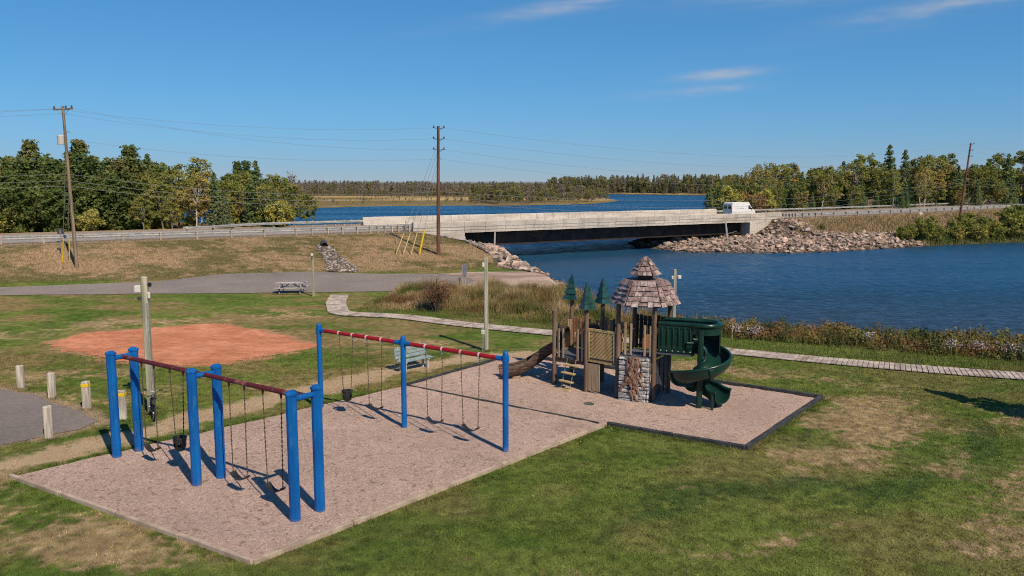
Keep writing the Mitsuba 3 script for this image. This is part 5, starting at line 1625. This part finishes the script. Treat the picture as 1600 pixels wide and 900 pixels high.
GL, GR = 'trees beyond the road on the left', 'trees beyond the road on the right'
LAB = {'pine': 'tall dense dark green pine in the stand beyond the road on the left', 'spruce': 'dark pointed spruce in the stand beyond the road on the {}', 'broad': 'green broadleaf tree turning brown in the stand beyond the road on the {}', 'birch': 'thin pale-trunked birch in the stand beyond the road on the {}', 'ash': 'airy yellowish green tree in the stand beyond the road on the {}', 'bare': 'bare grey tree standing at the right end of the left stand', 'yellow': 'yellowing shrub beneath the trees beyond the road on the {}', 'rust': 'rusty red-brown shrub beside the van in front of the right trees'}
LEFT = [('pine', -71.9, 118, 9.6), ('pine', -65.2, 112, 11.4), ('pine', -59.8, 108, 9.0), ('pine', -57.2, 110, 11.4), ('pine', -52.8, 116, 10.9), ('pine', -50.2, 106, 9.0), ('pine', -70.5, 110, 9.7), ('pine', -75.2, 112, 10.7), ('pine', -63.0, 104, 7.5), ('pine', -55.5, 103, 7.6), ('broad', -48.7, 108, 8.2), ('spruce', -52.9, 120, 10.9), ('broad', -45.0, 106, 7.2), ('broad', -49.6, 122, 9.6),
        ('birch', -41.0, 108, 9.2), ('birch', -44.6, 114, 8.6), ('spruce', -37.2, 104, 7.0), ('ash', -37.1, 112, 8.4), ('spruce', -33.1, 106, 8.5), ('broad', -42.6, 124, 7.5), ('broad', -31.9, 112, 7.4), ('broad', -29.0, 108, 5.4), ('bare', -30.9, 116, 8.9), ('ash', -31.1, 105, 5.8), ('broad', -45.3, 101, 4.6), ('broad', -39.4, 103, 5.2), ('spruce', -35.2, 101, 4.6), ('broad', -41.8, 101, 3.8), ('birch', -39.0, 101.5, 6.8),
        ('broad', -35.3, 108, 6.3), ('spruce', -30.4, 104.5, 4.6), ('broad', -27.6, 110, 4.4)]
OWN = {(-65.2, 112): 'tall rounded pine second from the left edge, highest of the leftmost pines', (-71.9, 118): 'pine at the left edge of the picture, cut by the frame', (-57.2, 110): 'tall broad pine rising just right of the leaning utility pole', (-59.8, 108): 'dense pine directly behind the leaning utility pole',
       (-52.8, 116): 'rounded pine at the right end of the left pine group', (-52.9, 120): 'slim spruce top standing above the trees right of the left pines', (-41.0, 108): 'tallest birch of the left stand, its rusty rounded crown above the pale trunk', (-44.6, 114): 'slender birch behind the tallest birch of the left stand',
       (-39.0, 101.5): 'white-trunked birch leaning to the right at the front of the left stand', (-33.1, 106): 'tall dark pointed spruce near the right end of the left stand', (-37.2, 104): 'dark conical spruce just right of the leaning birch', (-37.1, 112): 'airy yellow-green tree between the two dark spruces of the left stand', (-29.0, 108): 'last low broadleaf tree at the right end of the left stand'}
for k, (lk, x, y, h) in enumerate(LEFT):
    tree(lk, x, y, h * (1.07 if lk == 'pine' else 1.0), OWN.get((x, y), LAB[lk].format('left')), GL, 1.25 if lk == 'pine' else 1.0, lean=9.0 if (lk, y) == ('birch', 101.5) else 0.0)
for _ in range(16):
    x = _tr.uniform(-68, -28)
    tree('bush', x, 103 + _tr.uniform(0, 5) + max(0, (-40 - x) * .1), _tr.uniform(1.6, 3.2), 'low green bush under the trees beyond the left road', 'low bushes under the left trees')
for x, y, h in ((-50.3, 98, 2.9),):
    tree('yellow', x, y, h, 'small yellow-green shrub behind the guardrail beside the leaning utility pole')
tree('yellow', -29.4, 104, 3.4, 'yellow-leaved shrub at the right end of the left stand, above the guardrail')
tree('yellow', -63.9, 104, 5.0, 'tall yellowing shrub at the left edge of the picture in front of the pines')
for _ in range(34):                                                  # the stand goes on behind the front rows
    x = _tr.uniform(-125, -36)
    y = _tr.uniform(118, 150)
    if Z(x, y) < .2 or x > -31 - (y - 118) * .9:
        continue
    lk = _tr.choice(['pine', 'pine', 'spruce', 'broad', 'broad'])
    tree(lk, x, y, _tr.uniform(7.5, 10.2), LAB[lk].format('left'), GL)
for _ in range(8):
    x, y = _tr.uniform(-115, -78), _tr.uniform(98, 122)
    tree('pine', x, y, _tr.uniform(9, 11), LAB['pine'], GL, 1.1)

RIGHT_T = [('broad', 43.1, 158, 5.6), ('broad', 47.3, 166, 7.6), ('ash', 53.0, 176, 11.6), ('ash', 58.0, 182, 12.0), ('broad', 64.7, 190, 11.6), ('broad', 66.6, 184, 9.9), ('spruce', 62.8, 178, 8.7), ('broad', 70.3, 182, 10.0), ('spruce', 78.4, 196, 11.8), ('ash', 77.4, 188, 11.6), ('broad', 81.8, 192, 12.9), ('spruce', 88.8, 196, 15.0), ('spruce', 94.5, 200, 13.9), ('broad', 82.5, 186, 9.1), ('birch', 85.1, 184, 8.4), ('broad', 98.8, 200, 12.3), ('ash', 104.5, 206, 13.8), ('birch', 95.2, 190, 9.0), ('broad', 108.4, 206, 12.5), ('spruce', 107.9, 200, 9.7), ('broad', 114.9, 206, 10.3), ('broad', 117.8, 206, 9.9), ('broad', 125.8, 214, 13.3), ('spruce', 126.1, 210, 11.9), ('broad', 133.2, 216, 14.2), ('broad', 141.2, 220, 13.5), ('broad', 149.8, 226, 14.8), ('spruce', 57.9, 174, 8.2), ('birch', 67.6, 180, 7.7), ('spruce', 77.6, 184, 7.4), ('broad', 52.7, 162, 5.1), ('broad', 66.7, 172, 5.1), ('spruce', 91.0, 188, 6.3), ('broad', 107.4, 198, 5.6), ('broad', 121.2, 206, 6.4), ('spruce', 61.3, 168, 3.8), ('spruce', 79.6, 180, 3.5), ('spruce', 71.6, 174, 2.9), ('broad', 74, 178, 5.2), ('spruce', 86, 180, 5.0), ('broad', 100, 194, 7.4), ('spruce', 113, 200, 6.2), ('birch', 92.5, 186.5, 7.6), ('broad', 60, 172, 6.4), ('spruce', 84.5, 178.5, 3.6)]
OWN_R = {(88.8, 196): 'tallest pointed spruce on the skyline of the right stand', (94.5, 200): 'second tall spruce on the right skyline, just right of the tallest', (53.0, 176): 'first tall airy tree at the left end of the right skyline', (58.0, 182): 'second tall airy tree at the left end of the right skyline', (43.1, 158): 'leftmost broadleaf tree of the right stand, at the water edge',
         (81.8, 192): 'high broadleaf crown just left of the tallest spruce on the right', (104.5, 206): 'tall airy tree left of the brown leaning pole on the right', (133.2, 216): 'high broadleaf crown at the right edge of the picture', (125.8, 214): 'high broadleaf crown just right of the brown leaning pole', (92.5, 186.5): 'pale-trunked birch in front of the two tall spruces on the right'}
for lk, x, y, h in RIGHT_T:
    tree(lk, x, y, h, OWN_R.get((x, y), LAB[lk].format('right')), GR)
tree('yellow', 39.6, 150, 5.0, 'yellow-green shrub at the water edge just left of the van')
tree('yellow', 48.5, 158, 4.8, LAB['yellow'].format('right') + ', behind the van')
for x, y, h in ((43.2, 152, 4.1), (45.6, 153, 3.6)):
    tree('rust', x, y, h, LAB['rust'], 'rusty shrubs beside the van')
for _ in range(70):
    y = _tr.uniform(190, 290)
    x = _tr.uniform(.27, .80) * y
    lk = _tr.choice(['spruce', 'broad', 'broad', 'broad', 'spruce', 'ash'])
    tree(lk, x, y, _tr.uniform(9, 12.5) * (.8 + .2 * min(1, (y - 190) / 60)), LAB[lk].format('right'), GR)

for k in np.linspace(0, 1, 34):                                      # the wooded shore above the bridge on the right
    y = 150 + k * 420
    x = float(np.interp(y, [140, 160, 195, 268, 400, 575], [24, 33, 45, 66, 96, 140])) + _tr.uniform(1.5, 4.5)
    if y > 172:
        tree(_tr.choice(['broad', 'broad', 'spruce', 'ash']), x + _tr.uniform(0, 3), y, _tr.uniform(6, 9.5), 'tree on the wooded right shore upstream of the bridge', 'trees on the wooded shore upstream')
    else:
        tree(_tr.choice(['rust', 'yellow']), x, y, _tr.uniform(1.8, 3.2), 'low autumn shrub on the right shore just upstream of the bridge', 'low shrubs on the shore upstream')
# far woods across the water: the peninsula and the far bank
GF = {'far_round': 'small far broadleaf tree in the woods across the river', 'far_cone': 'small far dark spruce in the woods across the river', 'far_bare': 'small far bare grey tree in the woods across the river'}
n_far = 0
far_pts = []
for _ in range(4000):
    if n_far >= 292:
        break
    zone = _tr.choice(3, p=[.46, .24, .30])
    if zone == 0:                                                    # woods at the back of the marsh
        x = _tr.uniform(-150, 34)
        y = 470 + _tr.uniform(0, 22) - max(0, x + 10) * 1.1
        lk = _tr.choice(['far_bare', 'far_round', 'far_cone'], p=[.80, .14, .06] if x < -25 else [.20, .70, .10])
        h = _tr.uniform(5.6, 7.8)
    elif zone == 1:                                                  # scrub towards the point
        x = _tr.uniform(-14, 53)
        y = float(np.interp(x, [-20, 0, 20, 37, 50, 56], [335, 338, 350, 369, 405, 436])) + 4 + 50 * _tr.uniform() ** 1.6
        lk, h = _tr.choice(['far_round', 'far_round', 'far_bare']), _tr.uniform(3.5, 8.5)
        if not shapely.contains_xy(PENINSULA.buffer(-4), x, y):
            continue
    else:                                                            # far bank
        x = _tr.uniform(42, 152)
        y = float(np.interp(x, [40, 74, 105, 120, 142, 160], [690, 678, 640, 618, 606, 600])) + _tr.uniform(8, 42)
        lk, h = _tr.choice(['far_cone', 'far_round', 'far_bare'], p=[.38, .36, .26]), _tr.uniform(9, 13.5)
        if not shapely.contains_xy(FAR.buffer(-7), x, y):
            continue
    sep = 2.6 if zone != 2 else 2.4
    if any((x - a) ** 2 + (y - b) ** 2 < sep * sep for a, b in far_pts):
        continue
    far_pts.append((x, y))
    tree(lk, x, y, h, GF[lk], 'far woods across the river')
    n_far += 1
ft = {lk: [[], []] for lk in ('far_round', 'far_cone', 'far_bare')}
mesh_of = {}
for lk in ft:
    mesh_of[lk] = tree_parts(LOOK[lk][0], 5)
for _ in range(2650):
    zone = _tr.choice(10, p=[.11, .07, .07, .06, .06, .19, .085, .135, .08, .14])
    if zone == 0:
        y = _tr.uniform(480, 640); x = _tr.uniform(-.62, .075) * y; p = [.4, .35, .25] if x > -10 else [.86, .07, .07]
    elif zone == 1:
        x = _tr.uniform(36, 200); y = float(np.interp(x, [40, 74, 105, 120, 142, 160], [690, 678, 640, 618, 606, 600])) + _tr.uniform(30, 150); p = [.25, .35, .40]
    elif zone == 2:
        y = _tr.uniform(250, 520); x = _tr.uniform(.30, .95) * y; p = [.1, .55, .35]
    elif zone == 3:
        y = _tr.uniform(520, 900); x = _tr.uniform(.27, .8) * y; p = [.1, .45, .45]
    elif zone == 5:                                                  # undergrowth along the wood's edge
        x = _tr.uniform(-170, 40); y = 462 + _tr.uniform(0, 22) - max(0, x + 10) * 1.1; p = [.6, .4, 0] if x < -25 else [.2, .8, 0]
    elif zone == 6:
        x = _tr.uniform(42, 152); y = float(np.interp(x, [40, 74, 105, 120, 142, 160], [690, 678, 640, 618, 606, 600])) + _tr.uniform(5, 30); p = [.3, .6, .1]
    elif zone == 9:                                                  # the woods go on to the horizon
        y = _tr.uniform(640, 1150); x = _tr.uniform(-.68, .035) * y; p = [.62, .2, .18]
    elif zone == 8:                                                  # scrub dotted over the marsh
        x = _tr.uniform(-120, -5); y = float(np.interp(x, [-140, -81, -51, -20, 0], [270, 297, 329, 335, 338])) + _tr.uniform(6, 90); p = [.4, .6, 0]
    elif zone == 7:
        x = _tr.uniform(-18, 54); y = float(np.interp(x, [-20, 0, 20, 37, 50, 56], [335, 338, 350, 369, 405, 436])) + 2.8 + 40 * _tr.uniform() ** 1.8; p = [.15, .85, 0]
        if not shapely.contains_xy(PENINSULA.buffer(-2.5), x, y):
            continue
    else:
        y = _tr.uniform(300, 520); x = _tr.uniform(-1.1, -.45) * y; p = [.25, .45, .3]
    h = {1: 13, 2: 12, 3: 14, 0: 8.2, 5: 3.2, 6: 4.5, 7: 2.8, 8: 1.5, 9: 8.6}.get(zone, 10.0) * _tr.uniform(.75, 1.12)
    z = Z(x, y)
    if z < -.6:
        continue
    lk = _tr.choice(['far_bare', 'far_round', 'far_cone'], p=p)
    a = _tr.uniform(0, 6.28)
    s = h / 10
    for part in (0, 1):
        ft[lk][part].append(moved(trimesh.Trimesh(*mesh_of[lk][part], process=False) if isinstance(mesh_of[lk][part], tuple) else mesh_of[lk][part], (0, 0, 0), rotz(a) * s))
        ft[lk][part][-1].vertices += (x, y, z)
key = numbered('distant_wood')
labels[key] = {'label': 'mass of distant woodland along the horizon behind the nearer trees', 'category': 'woodland', 'kind': 'stuff'}
for lk, nm in (('far_round', 'broadleaf_crowns'), ('far_cone', 'spruce_crowns'), ('far_bare', 'bare_crowns')):
    scene[f'{key}__{nm}'] = mikit.ply(cat(ft[lk][1]), LOOK[lk][1])
    scene[f'{key}__{nm.replace("crowns", "trunks")}'] = mikit.ply(cat(ft[lk][0]), LOOK[lk][2])
    labels[f'{key}__{nm}'] = labels[f'{key}__{nm.replace("crowns", "trunks")}'] = {'kind': 'stuff'}

# bushes on the right river bank and the narrow spruce just outside the picture that throws its shadow over the lawn
for x, y, h in ((58.35, 122.8, 2.2), (59.6, 123.1, 2.6), (61.8, 123.6, 3.6), (64.5, 124.4, 2.6), (67.9, 126, 3.4), (71.9, 127.8, 4.2), (72.5, 127.0, 2.4), (75.7, 129.2, 3.4), (79.6, 131.4, 5.0), (80.7, 130.8, 4.2), (83.2, 133.2, 5.0), (66.3, 130.2, 2.6), (73.6, 133.7, 3.0), (88, 136, 5.0), (92, 138, 5.4), (86, 141, 4)):
    tree('bush', x, y, h, {58.35: 'low green bush at the right end of the rock heap, nearest the rocks', 61.8: 'rounded green bush just right of the rock heap, tallest near it', 71.9: 'broad green bush at the foot of the brown leaning pole', 79.6: 'tall green bush on the right bank to the right of the leaning pole', 88: 'tall green bush at the right edge of the picture on the river bank'}.get(x, 'rounded green bush on the right river bank below the road'), 'bushes on the right river bank', 1.0)
tree('bush', 46.4, 122.6, 1.1, 'lone small green bush at the top of the right rock heap')
tree('spruce', 20.05, 24.6, 7.0, 'narrow spruce just beyond the right edge, its shadow falling across the grass', wide=.98, v=1)
tree('twigs', -4.75, 50.4, 2.35, 'brown twiggy bush in the tall grass beyond the boardwalk', wide=.9)

# ------------------------------------------------------------------ grasses
def blades(p, h, w, lean, r, segs=2):
    """Blades of grass at the points p (x, y, z): a bent strip each (segs 2) or one triangle (segs 1)."""
    n = len(p)
    a = r.uniform(0, 2 * PI, n)
    s = np.stack([np.cos(a), np.sin(a), a * 0], 1) * (w / 2)[:, None]
    b = r.uniform(0, 2 * PI, n)
    d = np.stack([np.cos(b), np.sin(b), b * 0], 1) * (h * lean * r.uniform(.2, 1, n))[:, None]
    up = np.array([0, 0, 1.0])
    tip = p + d + up * h[:, None]
    if segs == 1:
        v = np.stack([p - s, p + s, tip], 1).reshape(-1, 3)
        return v, np.arange(3 * n).reshape(-1, 3)
    mid = p + d * .35 + up * (h * .55)[:, None]
    v = np.stack([p - s, p + s, mid - s * .8, mid + s * .8, tip], 1).reshape(-1, 3)
    k = np.arange(n)[:, None] * 5
    return v, np.vstack([k + [0, 1, 3], k + [0, 3, 2], k + [2, 3, 4]])


def scatter(poly, n, r):
    poly = Polygon(poly) if isinstance(poly, (list, np.ndarray)) else poly
    x0, y0, x1, y1 = poly.bounds
    p = np.stack([r.uniform(x0, x1, n), r.uniform(y0, y1, n)], 1)
    return p[shapely.contains_xy(poly, p[:, 0], p[:, 1])]


_g = np.random.default_rng(404)
HARD = shapely.union_all([Polygon(q).buffer(.03) for q in (PAD_A, PAD_B)] + [Polygon(CLAY).buffer(-.55), Polygon(PARKING).buffer(-.05), Polygon(LANE), LineString(line[::10]).buffer(.72)])
shapely.prepare(HARD)
mat('mat_grass_blade', mikit.proc(lambda p, n, uv: lawn_color(p.x, p.y) * (.62 + 1.25 * cell_rand(p.x * 30, p.y * 30, 0))), .8, spec=.2)
p = np.stack([_g.uniform(-24, 24, 620000), 14.0 + 24 * _g.uniform(0, 1, 620000) ** 1.35], 1)
p = p[(np.abs(p[:, 0]) < p[:, 1] * .68 + 2.5)]
p = p[~shapely.contains_xy(HARD, p[:, 0], p[:, 1])]
w_ = seg = np.min([np.hypot(p[:, 0] - np.interp(np.linspace(0, 1, 40)[k], np.linspace(0, 1, 7), [q[0] for q in PATH]), p[:, 1] - np.interp(np.linspace(0, 1, 40)[k], np.linspace(0, 1, 7), [q[1] for q in PATH])) for k in range(40)], axis=0)
keep = _g.uniform(0, 1, len(p)) < np.clip((w_ - .25) / .9, .04, 1)
for cx, cy, a, b, t, k in DRY:
    u, v = ((p[:, 0] - cx) * math.cos(t) + (p[:, 1] - cy) * math.sin(t)) / a, (-(p[:, 0] - cx) * math.sin(t) + (p[:, 1] - cy) * math.cos(t)) / b
    keep &= _g.uniform(0, 1, len(p)) > .75 * k * np.exp(-(u * u + v * v) * 1.3)
p = p[keep]
hN = meshkit.fbm(np.c_[p * .8, p[:, :1] * 0], 3, 4)
put('lawn_grass', blades(np.c_[p, height(p[:, 0], p[:, 1]) - .004], _g.uniform(.025, .06, len(p)) * (.6 + .8 * hN), _g.uniform(.010, .020, len(p)) * (.7 + p[:, 1] / 40), 1.1, _g, 1), 'mat_grass_blade', kind='stuff', label='short mown lawn grass round the playground')
labels['lawn_grass']['category'] = 'grass'
tp = np.vstack([_g.uniform([-20, 14.5], [22, 36], (2600, 2))] + [np.array(a) + (np.array(b) - np.array(a)) * _g.uniform(0, 1, (n, 1)) + _g.normal(size=(n, 2)) * .07 + o for a, b, n, o in
    ((PAD_A[0], PAD_A[1], 120, np.array([-.16, -.24])), (PAD_A[1], PAD_A[2], 160, np.array([.24, -.20])), (PAD_B[1], PAD_B[2], 200, np.array([-.08, -.14])), (PAD_B[2], PAD_B[3], 260, np.array([.16, -.12])), (PAD_B[3], PAD_B[4], 160, np.array([.08, .14])), (PAD_A[3], PAD_A[0], 420, np.array([-.09, .09])))]
    + [np.array(c) + _g.normal(size=(60, 2)) * .16 for c in ((-19.21, 31.3), (-17.19, 29.86), (-15.13, 28.38), (-13.22, 27.03), (-14.58, 24.99), (-12.61, 27.89), (-1.23, 38.55))])
tp = tp[~shapely.contains_xy(HARD, tp[:, 0], tp[:, 1])]
tq = np.repeat(tp, 14, 0) + _g.normal(size=(len(tp) * 14, 2)) * .05
put('grass_tufts', blades(np.c_[tq, height(tq[:, 0], tq[:, 1]) - .004], _g.uniform(.04, .11, len(tq)), _g.uniform(.010, .018, len(tq)), .9, _g, 1), 'mat_grass_blade', kind='stuff', label='longer tufts of grass along the borders and at the foot of the bollards')
labels['grass_tufts']['category'] = 'grass'
# weeds in the gravel at the foot of the posts
wp = np.vstack([np.array(c) + _g.normal(size=(n, 2)) * s for c, n, s in (((-4.55, 18.75), 90, (.28, .12)), ((-8.2, 20.6), 40, (.12, .1)), ((-.25, 23.3), 50, (.3, .1)), ((-6.4, 18.1), 30, (.2, .1)))])
put('weed_tuft', blades(np.c_[wp, wp[:, 0] * 0 + .02], _g.uniform(.03, .09, len(wp)), np.full(len(wp), .016), 1.0, _g, 1), 'mat_grass_blade', kind='stuff', label='thin green weeds in the gravel at the foot of the blue posts')
labels['weed_tuft']['category'] = 'weeds'

lf = np.stack([_g.uniform(-14, 22, 550), _g.uniform(14.5, 34, 550)], 1)
lf = lf[~shapely.contains_xy(HARD, lf[:, 0], lf[:, 1])]
put('fallen_leaves', tris(np.c_[lf, height(lf[:, 0], lf[:, 1]) + .035], .030, _g, .7), 'leaf_yellow', kind='stuff', label='few small yellow leaves scattered over the lawn')
labels['fallen_leaves']['category'] = 'leaves'

# tall grass and reeds between the boardwalk and the water
def reed_fn(p, n, uv):
    k = fbm(p.x * .55, p.y * .8, 1.0, 3)
    c = mix((.105, .128, .034), (.29, .225, .10), smoothstep(.36, .60, k))
    c = mix(c, (.46, .345, .20), smoothstep(.48, .66, fbm(p.x * .3 + 4, p.y * .6, 2.0, 3)) * .8)
    c = mix(c, (.19, .105, .055), smoothstep(.60, .74, fbm(p.x * .45, p.y * .7, 9.0, 3)) * .8)
    return c * (.7 + .6 * cell_rand(p.x * 12, p.y * 12, 1))


mat('mat_reed', mikit.proc(reed_fn), .8, spec=.2)
mat('mat_long_grass', mikit.proc(lambda p, n, uv: mix((.075, .125, .028), (.155, .175, .05), fbm(p.x * .8, p.y * .8, 3.0, 3)) * (.7 + .6 * cell_rand(p.x * 14, p.y * 14, 2))), .8, spec=.2)
bwl = LineString(line[::10])
far_side = np.array(bwl.offset_curve(1.0).coords)
band = Polygon(np.vstack([far_side[far_side[:, 1] < 50.5], [(60, 24), (84, 27), (46, 36.2), (36, 39.2), (28, 41.6), (22, 43.4), (17, 45.0), (13, 46.6), (10, 47.9), (7.6, 50.3), (6.3, 56), (5.4, 59.6), (1.0, 59.2), (-1.9, 60.6), (-5.0, 60.0), (-8.6, 59.2), (-9.6, 55.0)]])).buffer(0)
tall = band.difference(bwl.buffer(2.3)).difference(bwl.buffer(3.5).intersection(shapely.box(9, 0, 100, 100)))
q = scatter(tall.intersection(shapely.box(-10, 30, 9.6, 62)).buffer(-.2), 170000, _g)
dens = meshkit.fbm(np.c_[q * .45, q[:, :1] * 0], 3, 8)
q = q[_g.uniform(0, 1, len(q)) < np.clip((dens - .36) * 4.2, .05, 1)]
ramp = np.clip((shapely.distance(bwl, shapely.points(q[:, 0], q[:, 1])) - 2.0) / 3.0, .12, 1)
ht = (.22 + 1.25 * meshkit.fbm(np.c_[q * .7, q[:, :1] * 0], 3, 2)) * _g.uniform(.5, 1.2, len(q)) * ramp
put('tall_grass', blades(np.c_[q, height(q[:, 0], q[:, 1]) - .02], ht, _g.uniform(.018, .035, len(q)), .45, _g, 2), 'mat_reed', kind='stuff', label='tall yellowing grass and reeds between the boardwalk and the boat ramp')
labels['tall_grass']['category'] = 'tall grass'
q = scatter(band.intersection(bwl.buffer(3.9)), 190000, _g)
q = q[_g.uniform(0, 1, len(q)) < .7]
put('verge_grass', blades(np.c_[q, height(q[:, 0], q[:, 1]) - .02], _g.uniform(.10, .34, len(q)), _g.uniform(.014, .028, len(q)), .6, _g, 1), 'mat_long_grass', kind='stuff', label='bright green uncut verge along the far edge of the boardwalk')
labels['verge_grass']['category'] = 'grass'


# weedy bank on the right: golden, rusty and green plants with pale lilac asters
def bank_fn(p, n, uv):
    k = fbm(p.x * .9, p.y * 1.1, 4.0, 3)
    c = mix((.080, .115, .030), (.19, .19, .058), smoothstep(.34, .58, k))
    c = mix(c, (.33, .22, .06), smoothstep(.50, .64, fbm(p.x * .7 + 3, p.y * .8, 2.0, 3)) * .5)
    c = mix(c, (.050, .072, .026), smoothstep(.54, .64, fbm(p.x * .8 + 21, p.y * .9, 8.0, 3)) * .85)
    c = mix(c, (.22, .125, .06), smoothstep(.50, .66, fbm(p.x * .55 + 11, p.y * .7, 6.0, 3)) * .9)
    return c * (.65 + .7 * cell_rand(p.x * 18, p.y * 18, p.z * 18))


mat('mat_bank', mikit.proc(bank_fn), .8, spec=.2)
mat('mat_aster', speck((.38, .34, .44), (.62, .58, .66), 3.0), .8)
weedy = tall.intersection(shapely.box(9.0, 20, 62, 54))
c = scatter(weedy, 4200, _g)
c = c[np.argsort(c[:, 1])]
zc_ = height(c[:, 0], c[:, 1])
hh = .16 + .62 * meshkit.fbm(np.c_[c * .6, c[:, :1] * 0], 3, 3) + .10 * _g.normal(size=len(c))
hh = np.clip(hh, .15, .85) * np.clip((shapely.distance(bwl, shapely.points(c[:, 0], c[:, 1])) - 3.2) / 1.0, .3, 1) * np.where(height(c[:, 0], c[:, 1]) < -1.0, .75, 1)
cl = [clumps(np.c_[c, zc_ + hh * f], .34 * (1.25 - f * .5), 30, .060, _g, 1.0) for f in (.25, .62, .92)]
qb = scatter(weedy, 90000, _g)
put('weedy_bank', cat(cl + [blades(np.c_[qb, height(qb[:, 0], qb[:, 1]) - .02], _g.uniform(.25, .85, len(qb)), _g.uniform(.014, .03, len(qb)), .5, _g, 2)]), 'mat_bank', kind='stuff', label='rusty, golden and green wild plants between the boardwalk and the water on the right')
labels['weedy_bank']['category'] = 'wild plants'
AST = [((11.6, 41.6), .5), ((12.4, 41.2), .45), ((20.6, 37.6), .5), ((21.6, 37.2), .5), ((22.6, 36.7), .55), ((23.4, 36.5), .5), ((26.5, 35.9), .6), ((17.4, 39.4), .3)]
fl = []
for (x, y), s in AST:
    u = np.c_[np.array([x, y]) + _g.normal(size=(150, 2)) * s * .5, np.zeros(150)]
    u[:, 2] = height(u[:, 0], u[:, 1]) + _g.uniform(.35, .75, 150)
    fl.append(tris(u, .032, _g, .3))
put('aster_flowers', cat(fl), 'mat_aster', kind='stuff', label='pale lilac asters flowering among the wild plants on the right bank')
labels['aster_flowers']['category'] = 'flowers'

# rough grass on the road banks and at the foot of the far bushes
mat('mat_bank_grass', mikit.proc(lambda p, n, uv: mix(ground_fn(p, n, uv), mix((.15, .14, .055), (.42, .31, .19), fbm(p.x * .5, p.y * .5, 0, 3)), .45) * (.7 + .6 * cell_rand(p.x * 8, p.y * 8, 3))), .9, spec=.15)
q = np.stack([_g.uniform(-56, 4, 260000), _g.uniform(60, 99, 260000)], 1)
d_ = roadside(q[:, 0], q[:, 1])
zq = height(q[:, 0], q[:, 1])
q = q[(d_ > .6) & (zq > .03) & (q[:, 1] > 62) & ~shapely.contains_xy(Polygon(LANE).buffer(.1), q[:, 0], q[:, 1])]
q = q[_g.uniform(0, 1, len(q)) < .8]
put('bank_grass', blades(np.c_[q, height(q[:, 0], q[:, 1]) - .02], _g.uniform(.05, .20, len(q)), _g.uniform(.03, .06, len(q)), 1.0, _g, 1), 'mat_bank_grass', kind='stuff', label='dry brown and green grass covering the road bank left of the bridge')
labels['bank_grass']['category'] = 'grass'
mat('mat_straw', mikit.proc(lambda p, n, uv: mix((.28, .21, .11), (.52, .39, .23), fbm(p.x * .35, p.y * .35, 0, 3)) * (.65 + .7 * cell_rand(p.x * 6, p.y * 6, 4))), .9, spec=.15)
q = np.stack([_g.uniform(42, 125, 150000), _g.uniform(116, 195, 150000)], 1)
d_, zq = roadside(q[:, 0], q[:, 1]), height(q[:, 0], q[:, 1])
q = q[(d_ > 1.2) & (zq > .25) & (d_ < 26)]
put('straw_grass', blades(np.c_[q, height(q[:, 0], q[:, 1]) - .03], _g.uniform(.2, .75, len(q)), _g.uniform(.05, .10, len(q)), .7, _g, 1), 'mat_straw', kind='stuff', label='tall straw-coloured grass on the slope below the right guardrail')
labels['straw_grass']['category'] = 'grass'
q = np.stack([_g.uniform(55, 130, 60000), _g.uniform(116, 152, 60000)], 1)
s_in = inside(RIGHT, shapely.points(q[:, 0], q[:, 1]))
q = q[(s_in > -.6) & (s_in < 5.5) & (q[:, 0] > 61)]
put('shore_reeds', blades(np.c_[q, height(q[:, 0], q[:, 1]) - .03], _g.uniform(.5, 1.3, len(q)), _g.uniform(.06, .11, len(q)), .4, _g, 1), 'mat_long_grass', kind='stuff', label='green reeds along the water below the right bank bushes')
labels['shore_reeds']['category'] = 'reeds'
